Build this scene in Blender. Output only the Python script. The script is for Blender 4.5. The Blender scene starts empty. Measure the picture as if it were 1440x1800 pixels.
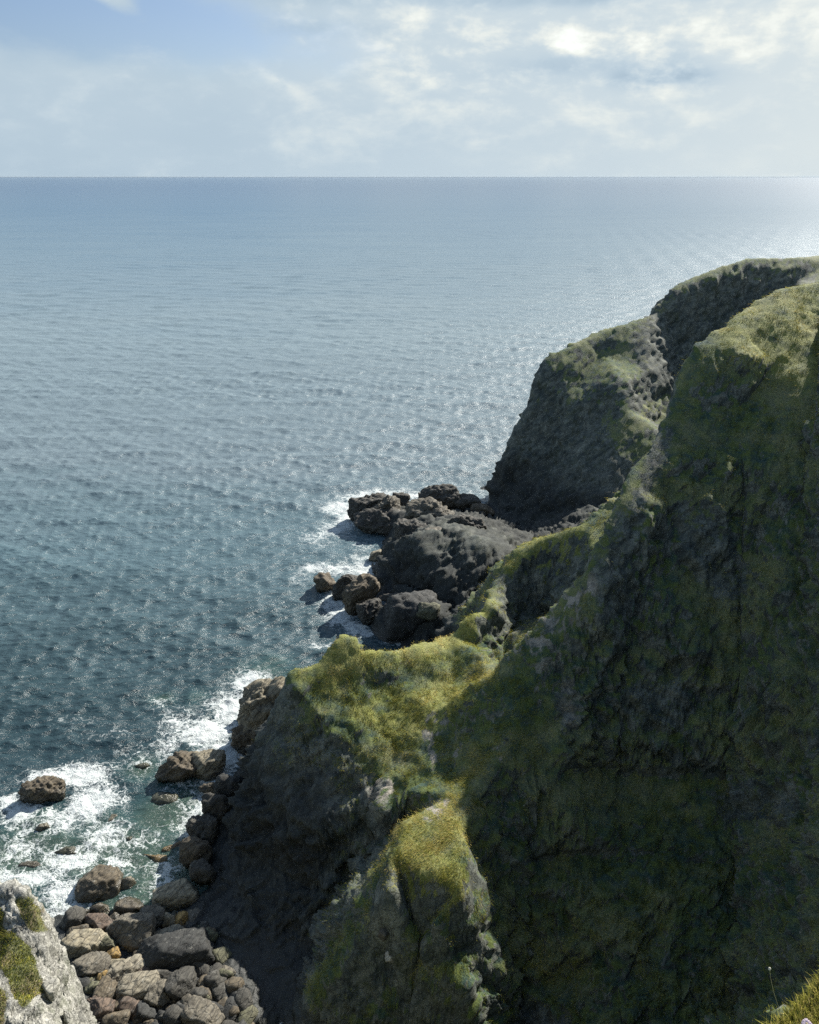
import bpy, math, random
import numpy as np
from mathutils import Vector, Matrix
from mathutils.geometry import delaunay_2d_cdt

# ---------------------------------------------------------------- camera, sky, sun, exposure
sc = bpy.context.scene
W0, H0, FPX = 1440.0, 1800.0, 1440.0
PITCH = math.atan(590.0 / FPX)          # the horizon sits 590 px above the picture centre
CAM_Z = 40.0
SUN_AZ, SUN_EL = math.radians(37), math.radians(34.3)   # azimuth measured from +Y towards +X
cam_d = bpy.data.cameras.new('camera'); cam = bpy.data.objects.new('camera', cam_d)
sc.collection.objects.link(cam); sc.camera = cam
cam.location = (0, 0, CAM_Z); cam.rotation_euler = (math.pi / 2 - PITCH, 0, 0)
cam_d.sensor_fit = 'VERTICAL'; cam_d.sensor_height = 36.0
cam_d.lens = 36.0 * FPX / H0
cam_d.clip_start = 0.05; cam_d.clip_end = 200000

sc.view_settings.view_transform = 'Standard'; sc.view_settings.look = 'None'
sc.view_settings.gamma = 1.0; sc.view_settings.exposure = 0.88
sc.cycles.use_denoising = False
sc.cycles.max_bounces = 6; sc.cycles.sample_clamp_direct = 2.2; sc.cycles.sample_clamp_indirect = 4.0; sc.cycles.transparent_max_bounces = 8
sc.cycles.caustics_reflective = False; sc.cycles.caustics_refractive = False

world = bpy.data.worlds.new('World'); sc.world = world; world.use_nodes = True

class NT:
    """small helper for writing node trees"""
    def __init__(s, tree):
        s.t = tree; s.n = tree.nodes; s.l = tree.links; s.n.clear()
    def new(s, kind, **kw):
        nd = s.n.new(kind)
        for k, v in kw.items():
            if k == 'ins':
                for a, b in v.items():
                    s.put(nd, a, b)
            else: setattr(nd, k, v)
        return nd
    def put(s, nd, key, val):
        sock = nd.inputs[key]
        if isinstance(val, bpy.types.NodeSocket): s.l.new(val, sock)
        elif isinstance(val, bpy.types.Node): s.l.new(val.outputs[0], sock)
        else: sock.default_value = val
    def math(s, op, a, b=0.0, c=0.0, clamp=False):
        nd = s.n.new('ShaderNodeMath'); nd.operation = op; nd.use_clamp = clamp
        for i, v in enumerate((a, b, c)):
            s.put(nd, i, v)
        return nd.outputs[0]
    def vmath(s, op, a, b=(0, 0, 0)):
        nd = s.n.new('ShaderNodeVectorMath'); nd.operation = op
        s.put(nd, 0, a); s.put(nd, 1, b)
        return nd.outputs[0]
    def noise(s, vec, scale, detail=4, rough=0.55, dist=0.0, w=None, kind=None):
        nd = s.n.new('ShaderNodeTexNoise')
        s.put(nd, 'Vector', vec); s.put(nd, 'Scale', scale); s.put(nd, 'Detail', detail)
        s.put(nd, 'Roughness', rough); s.put(nd, 'Distortion', dist)
        return nd.outputs[0]
    def ramp(s, fac, stops, interp='LINEAR'):
        nd = s.n.new('ShaderNodeValToRGB'); cr = nd.color_ramp; cr.interpolation = interp
        while len(cr.elements) < len(stops): cr.elements.new(0.5)
        for e, (p, c) in zip(cr.elements, stops):
            e.position = p
            e.color = (c, c, c, 1) if not isinstance(c, tuple) else (c[0], c[1], c[2], 1)
        s.put(nd, 0, fac)
        return nd.outputs[0]
    def step(s, v, lo, hi):
        nd = s.n.new('ShaderNodeMapRange'); nd.interpolation_type = 'SMOOTHSTEP'
        s.put(nd, 0, v); s.put(nd, 1, lo); s.put(nd, 2, hi)
        return nd.outputs[0]
    def mix(s, f, a, b, mode='MIX'):
        nd = s.n.new('ShaderNodeMix'); nd.data_type = 'RGBA'; nd.blend_type = mode
        s.put(nd, 0, f)
        for i, v in ((6, a), (7, b)):
            if isinstance(v, tuple) and len(v) == 3: v = (*v, 1)
            s.put(nd, i, v)
        return nd.outputs[2]
    def attr(s, name):
        nd = s.n.new('ShaderNodeAttribute'); nd.attribute_name = name
        return nd.outputs['Fac']
    def pos(s):
        return s.n.new('ShaderNodeNewGeometry').outputs['Position']
    def bump(s, h, strength, dist, normal=None):
        nd = s.n.new('ShaderNodeBump'); s.put(nd, 'Height', h)
        s.put(nd, 'Strength', strength); s.put(nd, 'Distance', dist)
        if normal is not None: s.put(nd, 'Normal', normal)
        return nd.outputs[0]

def mapped(t, vec, scale=(1, 1, 1), loc=(0, 0, 0), rot=(0, 0, 0)):
    m = t.new('ShaderNodeMapping'); t.put(m, 'Vector', vec)
    m.inputs['Scale'].default_value = scale; m.inputs['Location'].default_value = loc
    m.inputs['Rotation'].default_value = rot
    return m.outputs[0]

def build_world():
    t = NT(world.node_tree)
    out = t.new('ShaderNodeOutputWorld'); bg = t.new('ShaderNodeBackground')
    sky = t.new('ShaderNodeTexSky'); sky.sky_type = 'NISHITA'; sky.sun_disc = False
    sky.sun_elevation = SUN_EL; sky.sun_rotation = SUN_AZ
    sky.altitude = 40; sky.air_density = 1.0; sky.dust_density = 1.2; sky.ozone_density = 1.5
    gen = t.new('ShaderNodeTexCoord').outputs['Generated']
    sep = t.new('ShaderNodeSeparateXYZ'); t.put(sep, 0, gen)
    x, y, z = sep.outputs
    az = t.math('ARCTAN2', x, y)                       # 0 ahead, + to the right
    el = t.math('ARCSINE', z)
    # clouds live on a high sheet, foreshortened towards the horizon
    k = t.math('DIVIDE', 1.0, t.math('ADD', t.math('MAXIMUM', z, 0.0), 0.10))
    comb = t.new('ShaderNodeCombineXYZ')
    t.put(comb, 0, t.math('MULTIPLY', az, 1.0)); t.put(comb, 1, t.math('MULTIPLY', el, 2.0)); t.put(comb, 2, 0.0)
    c2 = mapped(t, comb.outputs[0], scale=(1, 1, 1), loc=(3.1, 0.7, 0))
    n1 = t.noise(c2, 7.0, 7, 0.58, 0.12)
    n2 = t.noise(mapped(t, comb.outputs[0], loc=(9.3, 4.2, 1)), 3.0, 4, 0.5, 0.2)
    n3 = t.noise(mapped(t, comb.outputs[0], loc=(2.3, 8.2, 1)), 20.0, 6, 0.6, 0.15)
    def blob(a0, e0, ra, re, tilt=0.0):
        da = t.math('SUBTRACT', az, math.radians(a0)); de = t.math('SUBTRACT', el, math.radians(e0))
        de = t.math('SUBTRACT', de, t.math('MULTIPLY', da, tilt))
        q = t.math('ADD', t.math('POWER', t.math('ABSOLUTE', t.math('DIVIDE', da, math.radians(ra))), 2.0),
                   t.math('POWER', t.math('ABSOLUTE', t.math('DIVIDE', de, math.radians(re))), 2.0))
        return t.math('POWER', 2.718, t.math('MULTIPLY', q, -1.0))
    # cover: full over the right, opening to blue in the upper left
    open_blue = t.math('ADD', blob(-17, 8.2, 11, 2.3, -0.08), t.math('MULTIPLY', blob(-25, 9.5, 6, 1.2), 0.25))
    wisps = t.math('ADD', blob(-26, 9.5, 3.2, 0.5), blob(-17.5, 9.6, 1.8, 0.8, -0.5))
    base = t.math('ADD', 0.95, t.math('MULTIPLY', t.math('SUBTRACT', n1, 0.5), 0.9))
    cover = t.math('SUBTRACT', base, t.math('MULTIPLY', open_blue, t.math('ADD', .55, t.math('MULTIPLY', n3, .8))))
    cover = t.math('ADD', cover, t.math('MULTIPLY', wisps, 0.7))
    hi = t.step(el, math.radians(11), math.radians(35))
    broken = t.math('ADD', 0.0, t.math('MULTIPLY', n2, 0.9))
    cov = t.math('ADD', t.math('MULTIPLY', cover, t.math('SUBTRACT', 1.0, hi)), t.math('MULTIPLY', broken, hi))
    cov = t.step(cov, 0.25, 0.85)
    # brightness of the cloud sheet
    puffs = t.step(n1, 0.50, 0.72)
    fine = t.step(n3, 0.45, 0.75)
    band = blob(8, 7.2, 16, 3.0)
    glow = t.step(az, math.radians(-35), math.radians(30))
    bright = t.math('ADD', 0.64, t.math('MULTIPLY', glow, 0.14))
    bright = t.math('ADD', bright, t.math('MULTIPLY', t.math('MULTIPLY', puffs, 0.30), t.math('ADD', 0.35, band)))
    bright = t.math('ADD', bright, t.math('MULTIPLY', t.math('MULTIPLY', fine, 0.16), t.math('ADD', band, .15)))
    for a0, e0, ra, re, s, tl in ((-9, 6.0, 2.2, .42, .16, -0.55), (0.4, 5.5, 2.0, .35, .13, -0.3), (14.0, 6.9, 2.4, .9, .17, 0.1),
                              (10.3, 7.5, 1.0, .6, .12, 0), (-1.5, 7.6, 3.0, .7, .10, 0), (-26, 3.6, 2.4, .5, .10, -.3), (18.5, 8.8, 1.2, 1.0, .12, 0),
                              (24, 8, 3, 1.5, .1, 0), (4.5, 6.3, 1.2, .4, .09, 0), (-11.5, 7.2, 1.0, .45, .1, -.5), (3, 9.4, 6, .8, .08, 0)):
        nn = t.step(n3, 0.32, 0.62)
        bright = t.math('ADD', bright, t.math('MULTIPLY', t.math('MULTIPLY', blob(a0, e0, ra, re, tl), nn), s))
    for a0, e0, ra, re, s in ((15.2, 5.45, 2.6, .50, .30), (16, 6.3, 1.4, .8, .07), (9.5, 6.1, 4.5, .6, .13), (-6, 8.2, 6, .5, .08), (12, 9.6, 8, .35, .12), (1, 9.9, 12, .6, .10), (22, 9.8, 5, .5, .08)):
        nn = t.step(n1, 0.25, 0.55)
        bright = t.math('SUBTRACT', bright, t.math('MULTIPLY', t.math('MULTIPLY', blob(a0, e0, ra, re), nn), s))
    bright = t.math('ADD', bright, t.math('MULTIPLY', t.math('SUBTRACT', n2, 0.5), 0.16))
    bright = t.math('MULTIPLY', bright, t.math('SUBTRACT', 1.0, t.math('MULTIPLY', t.step(el, math.radians(14), math.radians(75)), 0.22)))
    sv = (math.sin(SUN_AZ) * math.cos(SUN_EL), math.cos(SUN_AZ) * math.cos(SUN_EL), math.sin(SUN_EL))
    dt = t.new('ShaderNodeVectorMath'); dt.operation = 'DOT_PRODUCT'; t.put(dt, 0, gen); t.put(dt, 1, sv)
    ang = t.math('ARCCOSINE', dt.outputs['Value'])
    aur = t.math('POWER', 2.718, t.math('MULTIPLY', t.math('POWER', t.math('DIVIDE', ang, math.radians(AUR_W)), 2.0), -1.0))   # bright thin cloud round the sun
    bright = t.math('ADD', bright, t.math('MULTIPLY', aur, AUR))
    warm = t.step(bright, 0.58, 0.95)
    ccol = t.mix(warm, (0.73, 0.93, 1.10), (0.97, 1.01, 0.96))
    ccol = t.mix(t.step(el, math.radians(12), math.radians(40)), ccol, t.mix(1.0, ccol, (.86, 1.0, 1.14), 'MULTIPLY'))
    cl = t.vmath('SCALE', ccol); cln = cl.node; t.put(cln, 'Scale', t.math('MULTIPLY', bright, CLOUD_GAIN))
    skyc = t.vmath('SCALE', sky.outputs[0]); t.put(skyc.node, 'Scale', SKY_K)
    skyc = t.mix(1.0, skyc, (0.68, 0.73, 0.84), 'MULTIPLY')
    col = t.mix(cov, skyc, cl)
    t.put(bg, 0, col); bg.inputs[1].default_value = 0.1
    t.l.new(bg.outputs[0], out.inputs[0])
CLOUD_GAIN = 5.35; AUR = 0.9; AUR_W = 15.0
SKY_K = 0.70
build_world()

sun_d = bpy.data.lights.new('sun', 'SUN'); sun_d.energy = 5.0; sun_d.angle = math.radians(0.6)
sun_d.color = (1.0, 0.95, 0.86)
sun = bpy.data.objects.new('sun', sun_d); sc.collection.objects.link(sun)
SUND = Vector((math.sin(SUN_AZ) * math.cos(SUN_EL), math.cos(SUN_AZ) * math.cos(SUN_EL), math.sin(SUN_EL)))
sun.rotation_euler = SUND.to_track_quat('Z', 'Y').to_euler()
sun.location = (60, 60, 90)

# ---------------------------------------------------------------- picture <-> place
CT, ST = math.cos(PITCH), math.sin(PITCH)
def tan_dep(py):
    t = (py - 900.0) / FPX
    return (ST + t * CT) / (CT - t * ST)
def P(px, py, Y):
    return ((px - 720.0) * Y / (FPX * CT + (900.0 - py) * ST), Y, CAM_Z - Y * tan_dep(py))
def Q(px, py, z):
    return P(px, py, (CAM_Z - z) / tan_dep(py))

# ---------------------------------------------------------------- numpy noise
_rng = np.random.default_rng(7)
_perm = _rng.permutation(256); _perm = np.concatenate([_perm, _perm, _perm])
_g = _rng.normal(size=(256, 3)); _g /= np.linalg.norm(_g, axis=1)[:, None]
def perlin(p):
    i = np.floor(p).astype(np.int64); f = p - i; i &= 255
    u = f * f * f * (f * (f * 6 - 15) + 10)
    r = np.zeros(len(p))
    for dx in (0, 1):
        wx = u[:, 0] if dx else 1 - u[:, 0]
        for dy in (0, 1):
            wy = u[:, 1] if dy else 1 - u[:, 1]
            for dz in (0, 1):
                wz = u[:, 2] if dz else 1 - u[:, 2]
                h = _perm[_perm[_perm[i[:, 0] + dx] + i[:, 1] + dy] + i[:, 2] + dz]
                g = _g[h]
                d = g[:, 0] * (f[:, 0] - dx) + g[:, 1] * (f[:, 1] - dy) + g[:, 2] * (f[:, 2] - dz)
                r += wx * wy * wz * d
    return r * 1.5
def fbm(p, octs=4, gain=0.5, lac=2.03, ridged=False):
    a, s, r = 1.0, 0.0, 0.0
    q = p.copy()
    for o in range(octs):
        n = perlin(q + 17.3 * o)
        if ridged: n = 1 - 2 * np.abs(n)
        r = r + a * n; s += a; a *= gain; q = q * lac
    return r / s
_BR = np.array(Matrix.Rotation(.62, 3, 'Y') @ Matrix.Rotation(.35, 3, 'X'))
def blocks(p, sx, sy, sz, seed=0):
    """stepped offsets of fractured, bedded rock: one value per joint block"""
    q = p @ _BR.T; q = q + .22 * np.stack([perlin(p / sx * 1.1 + 5 + seed), perlin(p / sx * 1.1 + 45 + seed), perlin(p / sx * .9 + 85 + seed)], -1) * np.array([sx, sy, sz]) * 2
    q = q / np.array([sx, sy, sz]); lay = np.floor(q[:, 2]).astype(np.int64)
    q[:, 0] += _perm[lay & 255] / 256.; q[:, 1] += _perm[(lay + 9) & 255] / 256.
    i = np.floor(q).astype(np.int64) & 255
    return _perm[_perm[_perm[i[:, 0] + seed] + i[:, 1]] + i[:, 2]] / 255. - .5
def smooth(a, lo, hi):
    t = np.clip((a - lo) / (hi - lo), 0, 1)
    return t * t * (3 - 2 * t)

# ---------------------------------------------------------------- mesh helpers
def link_mesh(name, verts, faces, mat=None, smoothf=True, attrs=None, parent=None):
    """verts Nx3 array, faces list of arrays (each Mx3 or Mx4); attrs name -> float per vertex"""
    me = bpy.data.meshes.new(name)
    verts = np.asarray(verts, dtype=np.float32)
    if not isinstance(faces, (list, tuple)): faces = [faces]
    faces = [np.asarray(f, dtype=np.int32) for f in faces if len(f)]
    loops = np.concatenate([f.ravel() for f in faces])
    sizes = np.concatenate([np.full(len(f), f.shape[1], dtype=np.int32) for f in faces])
    starts = np.concatenate([[0], np.cumsum(sizes)[:-1]]).astype(np.int32)
    me.vertices.add(len(verts)); me.vertices.foreach_set('co', verts.ravel())
    me.loops.add(len(loops)); me.loops.foreach_set('vertex_index', loops)
    me.polygons.add(len(sizes)); me.polygons.foreach_set('loop_start', starts)
    try: me.polygons.foreach_set('loop_total', sizes)
    except Exception: pass
    me.update(calc_edges=True)
    me.polygons.foreach_set('use_smooth', np.full(len(sizes), smoothf, dtype=bool))
    for k, v in (attrs or {}).items():
        a = me.attributes.new(k, 'FLOAT', 'POINT'); a.data.foreach_set('value', np.asarray(v, dtype=np.float32))
    if mat: me.materials.append(mat)
    o = bpy.data.objects.new(name, me); sc.collection.objects.link(o)
    if parent: o.parent = parent
    return o
def grid_faces(nr, nc):
    i = np.arange(nr * nc).reshape(nr, nc)
    return np.stack([i[:-1, :-1], i[:-1, 1:], i[1:, 1:], i[1:, :-1]], -1).reshape(-1, 4)
def new_mat(name):
    m = bpy.data.materials.new(name); m.use_nodes = True
    return m, NT(m.node_tree)
N_TUFT = 60000; DU, DR, SEA_STEP = .0016, .0034, 1.0
# ---------------------------------------------------------------- terrain: surveyed points and break lines
def L(*pts):
    """each point (px, py, Y) or (px, py, None, z) or ('w', x, y, z)"""
    r = []
    for p in pts:
        if p[0] == 'w': r.append(p[1:])
        elif len(p) == 4: r.append(Q(p[0], p[1], p[3]))
        else: r.append(P(*p))
    return r
def off(line, dx, dy, dz, zmin=-3.0):
    return [(x + dx, y + dy, max(z + dz, zmin)) for x, y, z in line]

shore = L((-60, 1560, None, -.3), (60, 1590, None, -.3), (200, 1600, None, -.3), (300, 1595, None, -.3), (345, 1570, None, -.3), (331, 1500, None, -.3),
          (345, 1450, None, -.3), (385, 1390, None, -.3), (425, 1352, None, -.3), (452, 1330, None, -.3), ('w', -9.2, 48.6, -.3), ('w', -7.5, 50.5, -.4), ('w', -4, 51.5, -.4),
          ('w', 0, 54, -.4), ('w', 2.5, 58, -.4), ('w', 1.5, 62, -.4), ('w', -1.5, 65, -.3),
          (655, 1118, None, -.3), (668, 1085, None, -.3), (655, 1060, None, -.3), (660, 1035, None, -.3), (655, 1000, None, -.3), (668, 965, None, -.3),
          (680, 945, None, -.3), (640, 925, None, -.3), (640, 905, None, -.3), (660, 885, None, -.3), (700, 880, None, -.3), (735, 885, None, -.3), (800, 878, None, -.3),
          (856, 890, None, -.3), ('w', 12, 103, -.3), ('w', 20, 116, -.3), ('w', 32, 126, -.3), ('w', 52, 138, -.3), ('w', 70, 150, -.3), ('w', 110, 165, -.3))
crestA = L((1440, 488, 66), (1380, 500, 65), (1320, 540, 63), (1285, 568, 61.5), (1250, 588, 60), (1228, 605, 59), (1208, 640, 58), (1192, 690, 56), (1170, 738, 54), (1130, 805, 51),
           (1092, 880, 48), (1058, 945, 46), (1038, 1000, 45), (980, 1072, 44), (905, 1140, 43))
crestA2 = L((905, 1140, 43), (895, 1170, 42.3), (930, 1200, 40.8), (905, 1260, 39), (875, 1330, 37), (850, 1370, 36), (790, 1402, 35.2),
            (722, 1445, 33.5), (692, 1500, 31.7), (686, 1560, 29.8), (652, 1620, 29.8), (600, 1690, 29), (530, 1800, 28), (480, 1900, 27.2))
crestB = L((498, 1215, 43.9), (508, 1192, 44.2), (522, 1176, 44.6), (560, 1158, 45.5), (588, 1127, 46.5), (604, 1107, 47), (617, 1113, 47), (630, 1134, 46.4), (680, 1136, 47),
           (720, 1132, 48), (790, 1118, 49.5), (808, 1096, 50), (818, 1078, 50.5), (838, 1065, 51), (860, 1054, 51.5))
crestK = L((860, 1054, 51.5), (866, 1040, 54), (880, 1012, 56), (900, 982, 57), (922, 958, 57.8), (950, 943, 58), (1000, 939, 57.5), (1016, 922, 57.5), (1046, 930, 56))
crestD = L((860, 888, 98), (872, 850, 99.5), (887, 800, 101), (900, 755, 102.5), (922, 725, 104), (940, 690, 105), (946, 652, 106.5), (962, 628, 107.5), (985, 608, 109), (1032, 588, 111),
           (1062, 573, 112.5), (1110, 560, 114), (1152, 545, 115.5), (1160, 530, 116.5), (1172, 510, 118), (1190, 490, 119), (1235, 470, 121), (1290, 451, 123), (1380, 434, 127), (1440, 428, 130), (1600, 420, 135))
lines = [shore, crestA, crestA2, crestB, crestK, crestD]
lines.append(off(crestA[:6], 1.0, 3.5, -9)); lines.append(off(crestA[7:], 1.2, 3.0, -7, 2))
lines.append(off(crestB[3:-1], 0.6, 2.2, -7, 1.0))
lines.append(off(crestD[3:-1], 1.0, 7.0, -16, 0.5)[:-2])
patch_right = L((803, 1440, 33.4), (818, 1500, 31.3), (806, 1560, 29.5), (765, 1605, 28.6)); lines.append(patch_right)
faceB_edge = L((504, 1238, 43.6), (555, 1240, 43.0), (610, 1262, 42.2), (650, 1305, 40.9), (682, 1360, 38.9), (688, 1415, 36.9)); lines.append(faceB_edge)
gully = L((705, 1470, 36.3), (672, 1500, 36.3), (640, 1575, 35), (570, 1675, 32.4), (500, 1790, 28.9)); lines.append(gully)
pts = []
pts += L((1300, 560, 61), (1360, 560, 61), (1440, 560, 62), (1440, 620, 58), (1360, 640, 57.2), (1440, 680, 54.5), (1290, 612, 57.8), (1245, 620, 58.0))
for col in (((1200, 800, 51.3), (1190, 900, 48.3)),
            ((1130, 1000, 45.8), (1100, 1100, 43.8), (1080, 1200, 41.7), (1080, 1350, 38.9), (1090, 1500, 34.4), (1100, 1650, 30.3), (1100, 1800, 26.8), (1100, 1950, 25)),
            ((1300, 720, 54.8), (1300, 800, 52), (1300, 1000, 46.5), (1300, 1200, 41), (1300, 1350, 38), (1300, 1500, 34.3), (1300, 1650, 30), (1300, 1800, 26.5)),
            ((1440, 760, 51.5), (1440, 850, 48.5), (1440, 1000, 44), (1440, 1200, 38), (1440, 1350, 35), (1440, 1500, 31), (1440, 1650, 27), (1440, 1800, 24)),
            ((1000, 1120, 42.6), (985, 1200, 41), (960, 1350, 37.1), (935, 1430, 35.6), (925, 1500, 34.4), (900, 1650, 31.4), (900, 1800, 28.3), (900, 1950, 25)),
            ((740, 1680, 28.8), (720, 1800, 27.3), (700, 1950, 25.5))):
    pts += L(*col)
pts += L((700, 1200, 45.3), (620, 1200, 44.6), (590, 1180, 45), (540, 1210, 44), (800, 1200, 45.2), (850, 1150, 46.6), (868, 1190, 43.9), (700, 1300, 41), (800, 1300, 40), (760, 1250, 42.4),
         (740, 1380, 37.4), (800, 1360, 37.6), (930, 1035, 56.4), (960, 1085, 55), (900, 1100, 53.6), (880, 1125, 51.0), (840, 1140, 48.8), (980, 990, 56.8), (920, 1000, 56.8), (1018, 1085, 43.1), (955, 1140, 42.2), (1056, 1016, 44.3))
pts += L((500, 1400, 39.6), (560, 1450, 37.6), (450, 1500, 38.2), (550, 1560, 35.4), (480, 1600, 34.3), (420, 1425, 41.4), (470, 1330, 43.0), (494, 1290, 43.6), (445, 1355, 44.6), (385, 1460, 41.2), (380, 1560, 36.9))
pts += L((250, 1650, None, .25), (330, 1650, None, .4), (420, 1680, None, .7), (450, 1780, None, .9), (150, 1680, None, .5), (150, 1800, None, 1.1), (300, 1760, None, .9), (300, 1900, None, 1.6), (0, 1700, None, .8), (100, 1900, None, 2), (450, 1950, None, 2))
pts += L((700, 955, None, 3.0), (745, 935, None, 6.3), (800, 930, None, 6.6), (860, 955, None, 6.6), (740, 912, None, 3.6), (800, 902, None, 3.0), (850, 905, None, 2.2), (690, 905, None, 2.2), (665, 908, None, 1.6),
         (690, 1000, None, 2.2), (700, 1035, None, .6), (780, 1000, None, 4.6), (770, 1050, None, 2.0), (675, 1055, None, 2.0), (722, 1042, None, 3.2), (765, 1066, None, 3.0), (720, 1110, None, .8), (800, 1110, None, 1.0), (680, 1110, None, .6))
pts += L((930, 930, None, 1.5), (880, 905, 94), (1000, 900, 89), (960, 900, 91), (1060, 885, 87), (1000, 800, 97), (950, 820, 98.5), (1000, 700, 102.5), (960, 700, 104), (1080, 800, 92), (1150, 745, 100), (1192, 690, 106),
         (1200, 640, 112), (1250, 600, 115.5), (1300, 560, 118), (1130, 650, 105), (1090, 665, 101.5), (1060, 625, 108.5), (1130, 592, 110.5), (1170, 570, 115.5), (1300, 520, 119.5), (1400, 500, 121.5), (1200, 512, 118.4), (1300, 486, 121.5), (1380, 472, 123.5), (1440, 476, 124), (1040, 740, 99), (1100, 720, 97.5))
pts += [(31, 44, 33.5), (33, 38, 35), (29, 31, 33), (25, 24, 31), (20, 14, 31), (36, 52, 35), (42, 66, 34), (52, 90, 31), (80, 100, 31), (85, 130, 30), (80, 60, 36), (80, 30, 38), (40, 8, 36), (80, 8, 38), (110, 140, 26),  # unseen ground off to the right, raised to shade the near face
        (0, 12, 12), (-8, 12, 12), (8, 12, 16), (14, 12, 24), (24, 78, 8), (35, 90, 9), (44, 104, 13), (50, 82, 24), (12, 72, 4), (20, 62, 12), (14, 85, 2),
        (-25, 10, 14), (-40, 10, 14), (-30, 26, 2), (-25, 20, 5)]
# sea floor
pts += [(-45, 30, -2.5), (-45, 60, -6), (-45, 170, -8), (-22, 40, -1.2), (-26, 46, -2.4), (-18, 47, -2.0), (-15, 52, -2.6), (-10, 58, -3.5), (-12, 70, -4), (-14, 95, -5), (0, 120, -6), (-5, 165, -8), (30, 145, -6), (60, 165, -6), (115, 175, -6), (-4, 58, -3.2), (-6, 78, -3)]
pts += L((100, 1500, None, -1.3), (230, 1480, None, -1.1), (150, 1400, None, -2.0), (300, 1420, None, -1.4), (380, 1300, None, -1.6), (250, 1550, None, -.6), (60, 1540, None, -.8))

def tin(lines, pts, X, Y):
    co, ed = [], []
    zs = []
    for ln in lines:
        b = len(co)
        for x, y, z in ln: co.append((x, y)); zs.append(z)
        ed += [(b + i, b + i + 1) for i in range(len(ln) - 1)]
    for x, y, z in pts: co.append((x, y)); zs.append(z)
    v, e, f, ov, oe, of = delaunay_2d_cdt([Vector(c) for c in co], ed, [], 0, 1e-4)
    V = np.array([(p.x, p.y) for p in v]); zs = np.array(zs); co = np.array(co); Z = np.zeros(len(V))
    for i in range(len(V)):
        if ov[i]: Z[i] = np.mean([zs[k] for k in ov[i]])
        else:                                              # two break lines cross
            d = np.hypot(*(co - V[i]).T); k = np.argsort(d)[:4]; w = 1 / (d[k] + .1)
            Z[i] = (zs[k] * w).sum() / w.sum(); print('crossing', V[i].round(1), Z[i].round(1))
    out = np.full(X.shape, np.nan)
    # X = u*Y with a regular u along columns: rasterise every triangle
    for tri in f:
        a, b, c = V[list(tri)]; za, zb, zc = Z[list(tri)]
        y0, y1 = min(a[1], b[1], c[1]), max(a[1], b[1], c[1])
        r0, r1 = np.searchsorted(Y[:, 0], [y0, y1]); r1 = min(r1 + 1, len(Y)); r0 = max(r0 - 1, 0)
        if r1 <= r0: continue
        us = [p[0] / max(p[1], .01) for p in (a, b, c)]
        U = X[0] / Y[0, 0]
        c0, c1 = np.searchsorted(U, [min(us), max(us)]); c0 = max(c0 - 1, 0); c1 = min(c1 + 1, len(U))
        if c1 <= c0: continue
        xx, yy = X[r0:r1, c0:c1], Y[r0:r1, c0:c1]
        det = (b[1] - c[1]) * (a[0] - c[0]) + (c[0] - b[0]) * (a[1] - c[1])
        if abs(det) < 1e-9: continue
        l1 = ((b[1] - c[1]) * (xx - c[0]) + (c[0] - b[0]) * (yy - c[1])) / det
        l2 = ((c[1] - a[1]) * (xx - c[0]) + (a[0] - c[0]) * (yy - c[1])) / det
        l3 = 1 - l1 - l2
        m = (l1 >= -1e-6) & (l2 >= -1e-6) & (l3 >= -1e-6)
        sub = out[r0:r1, c0:c1]; sub[m] = (l1 * za + l2 * zb + l3 * zc)[m]
    return out
def blur(a, n):
    k = np.hanning(n + 2)[1:-1]; k /= k.sum(); h = n // 2
    b = np.pad(a, ((h, h), (0, 0)), 'edge'); a = sum(k[i] * b[i:i + a.shape[0]] for i in range(n))
    b = np.pad(a, ((0, 0), (h, h)), 'edge'); return sum(k[i] * b[:, i:i + a.shape[1]] for i in range(n))

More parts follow.
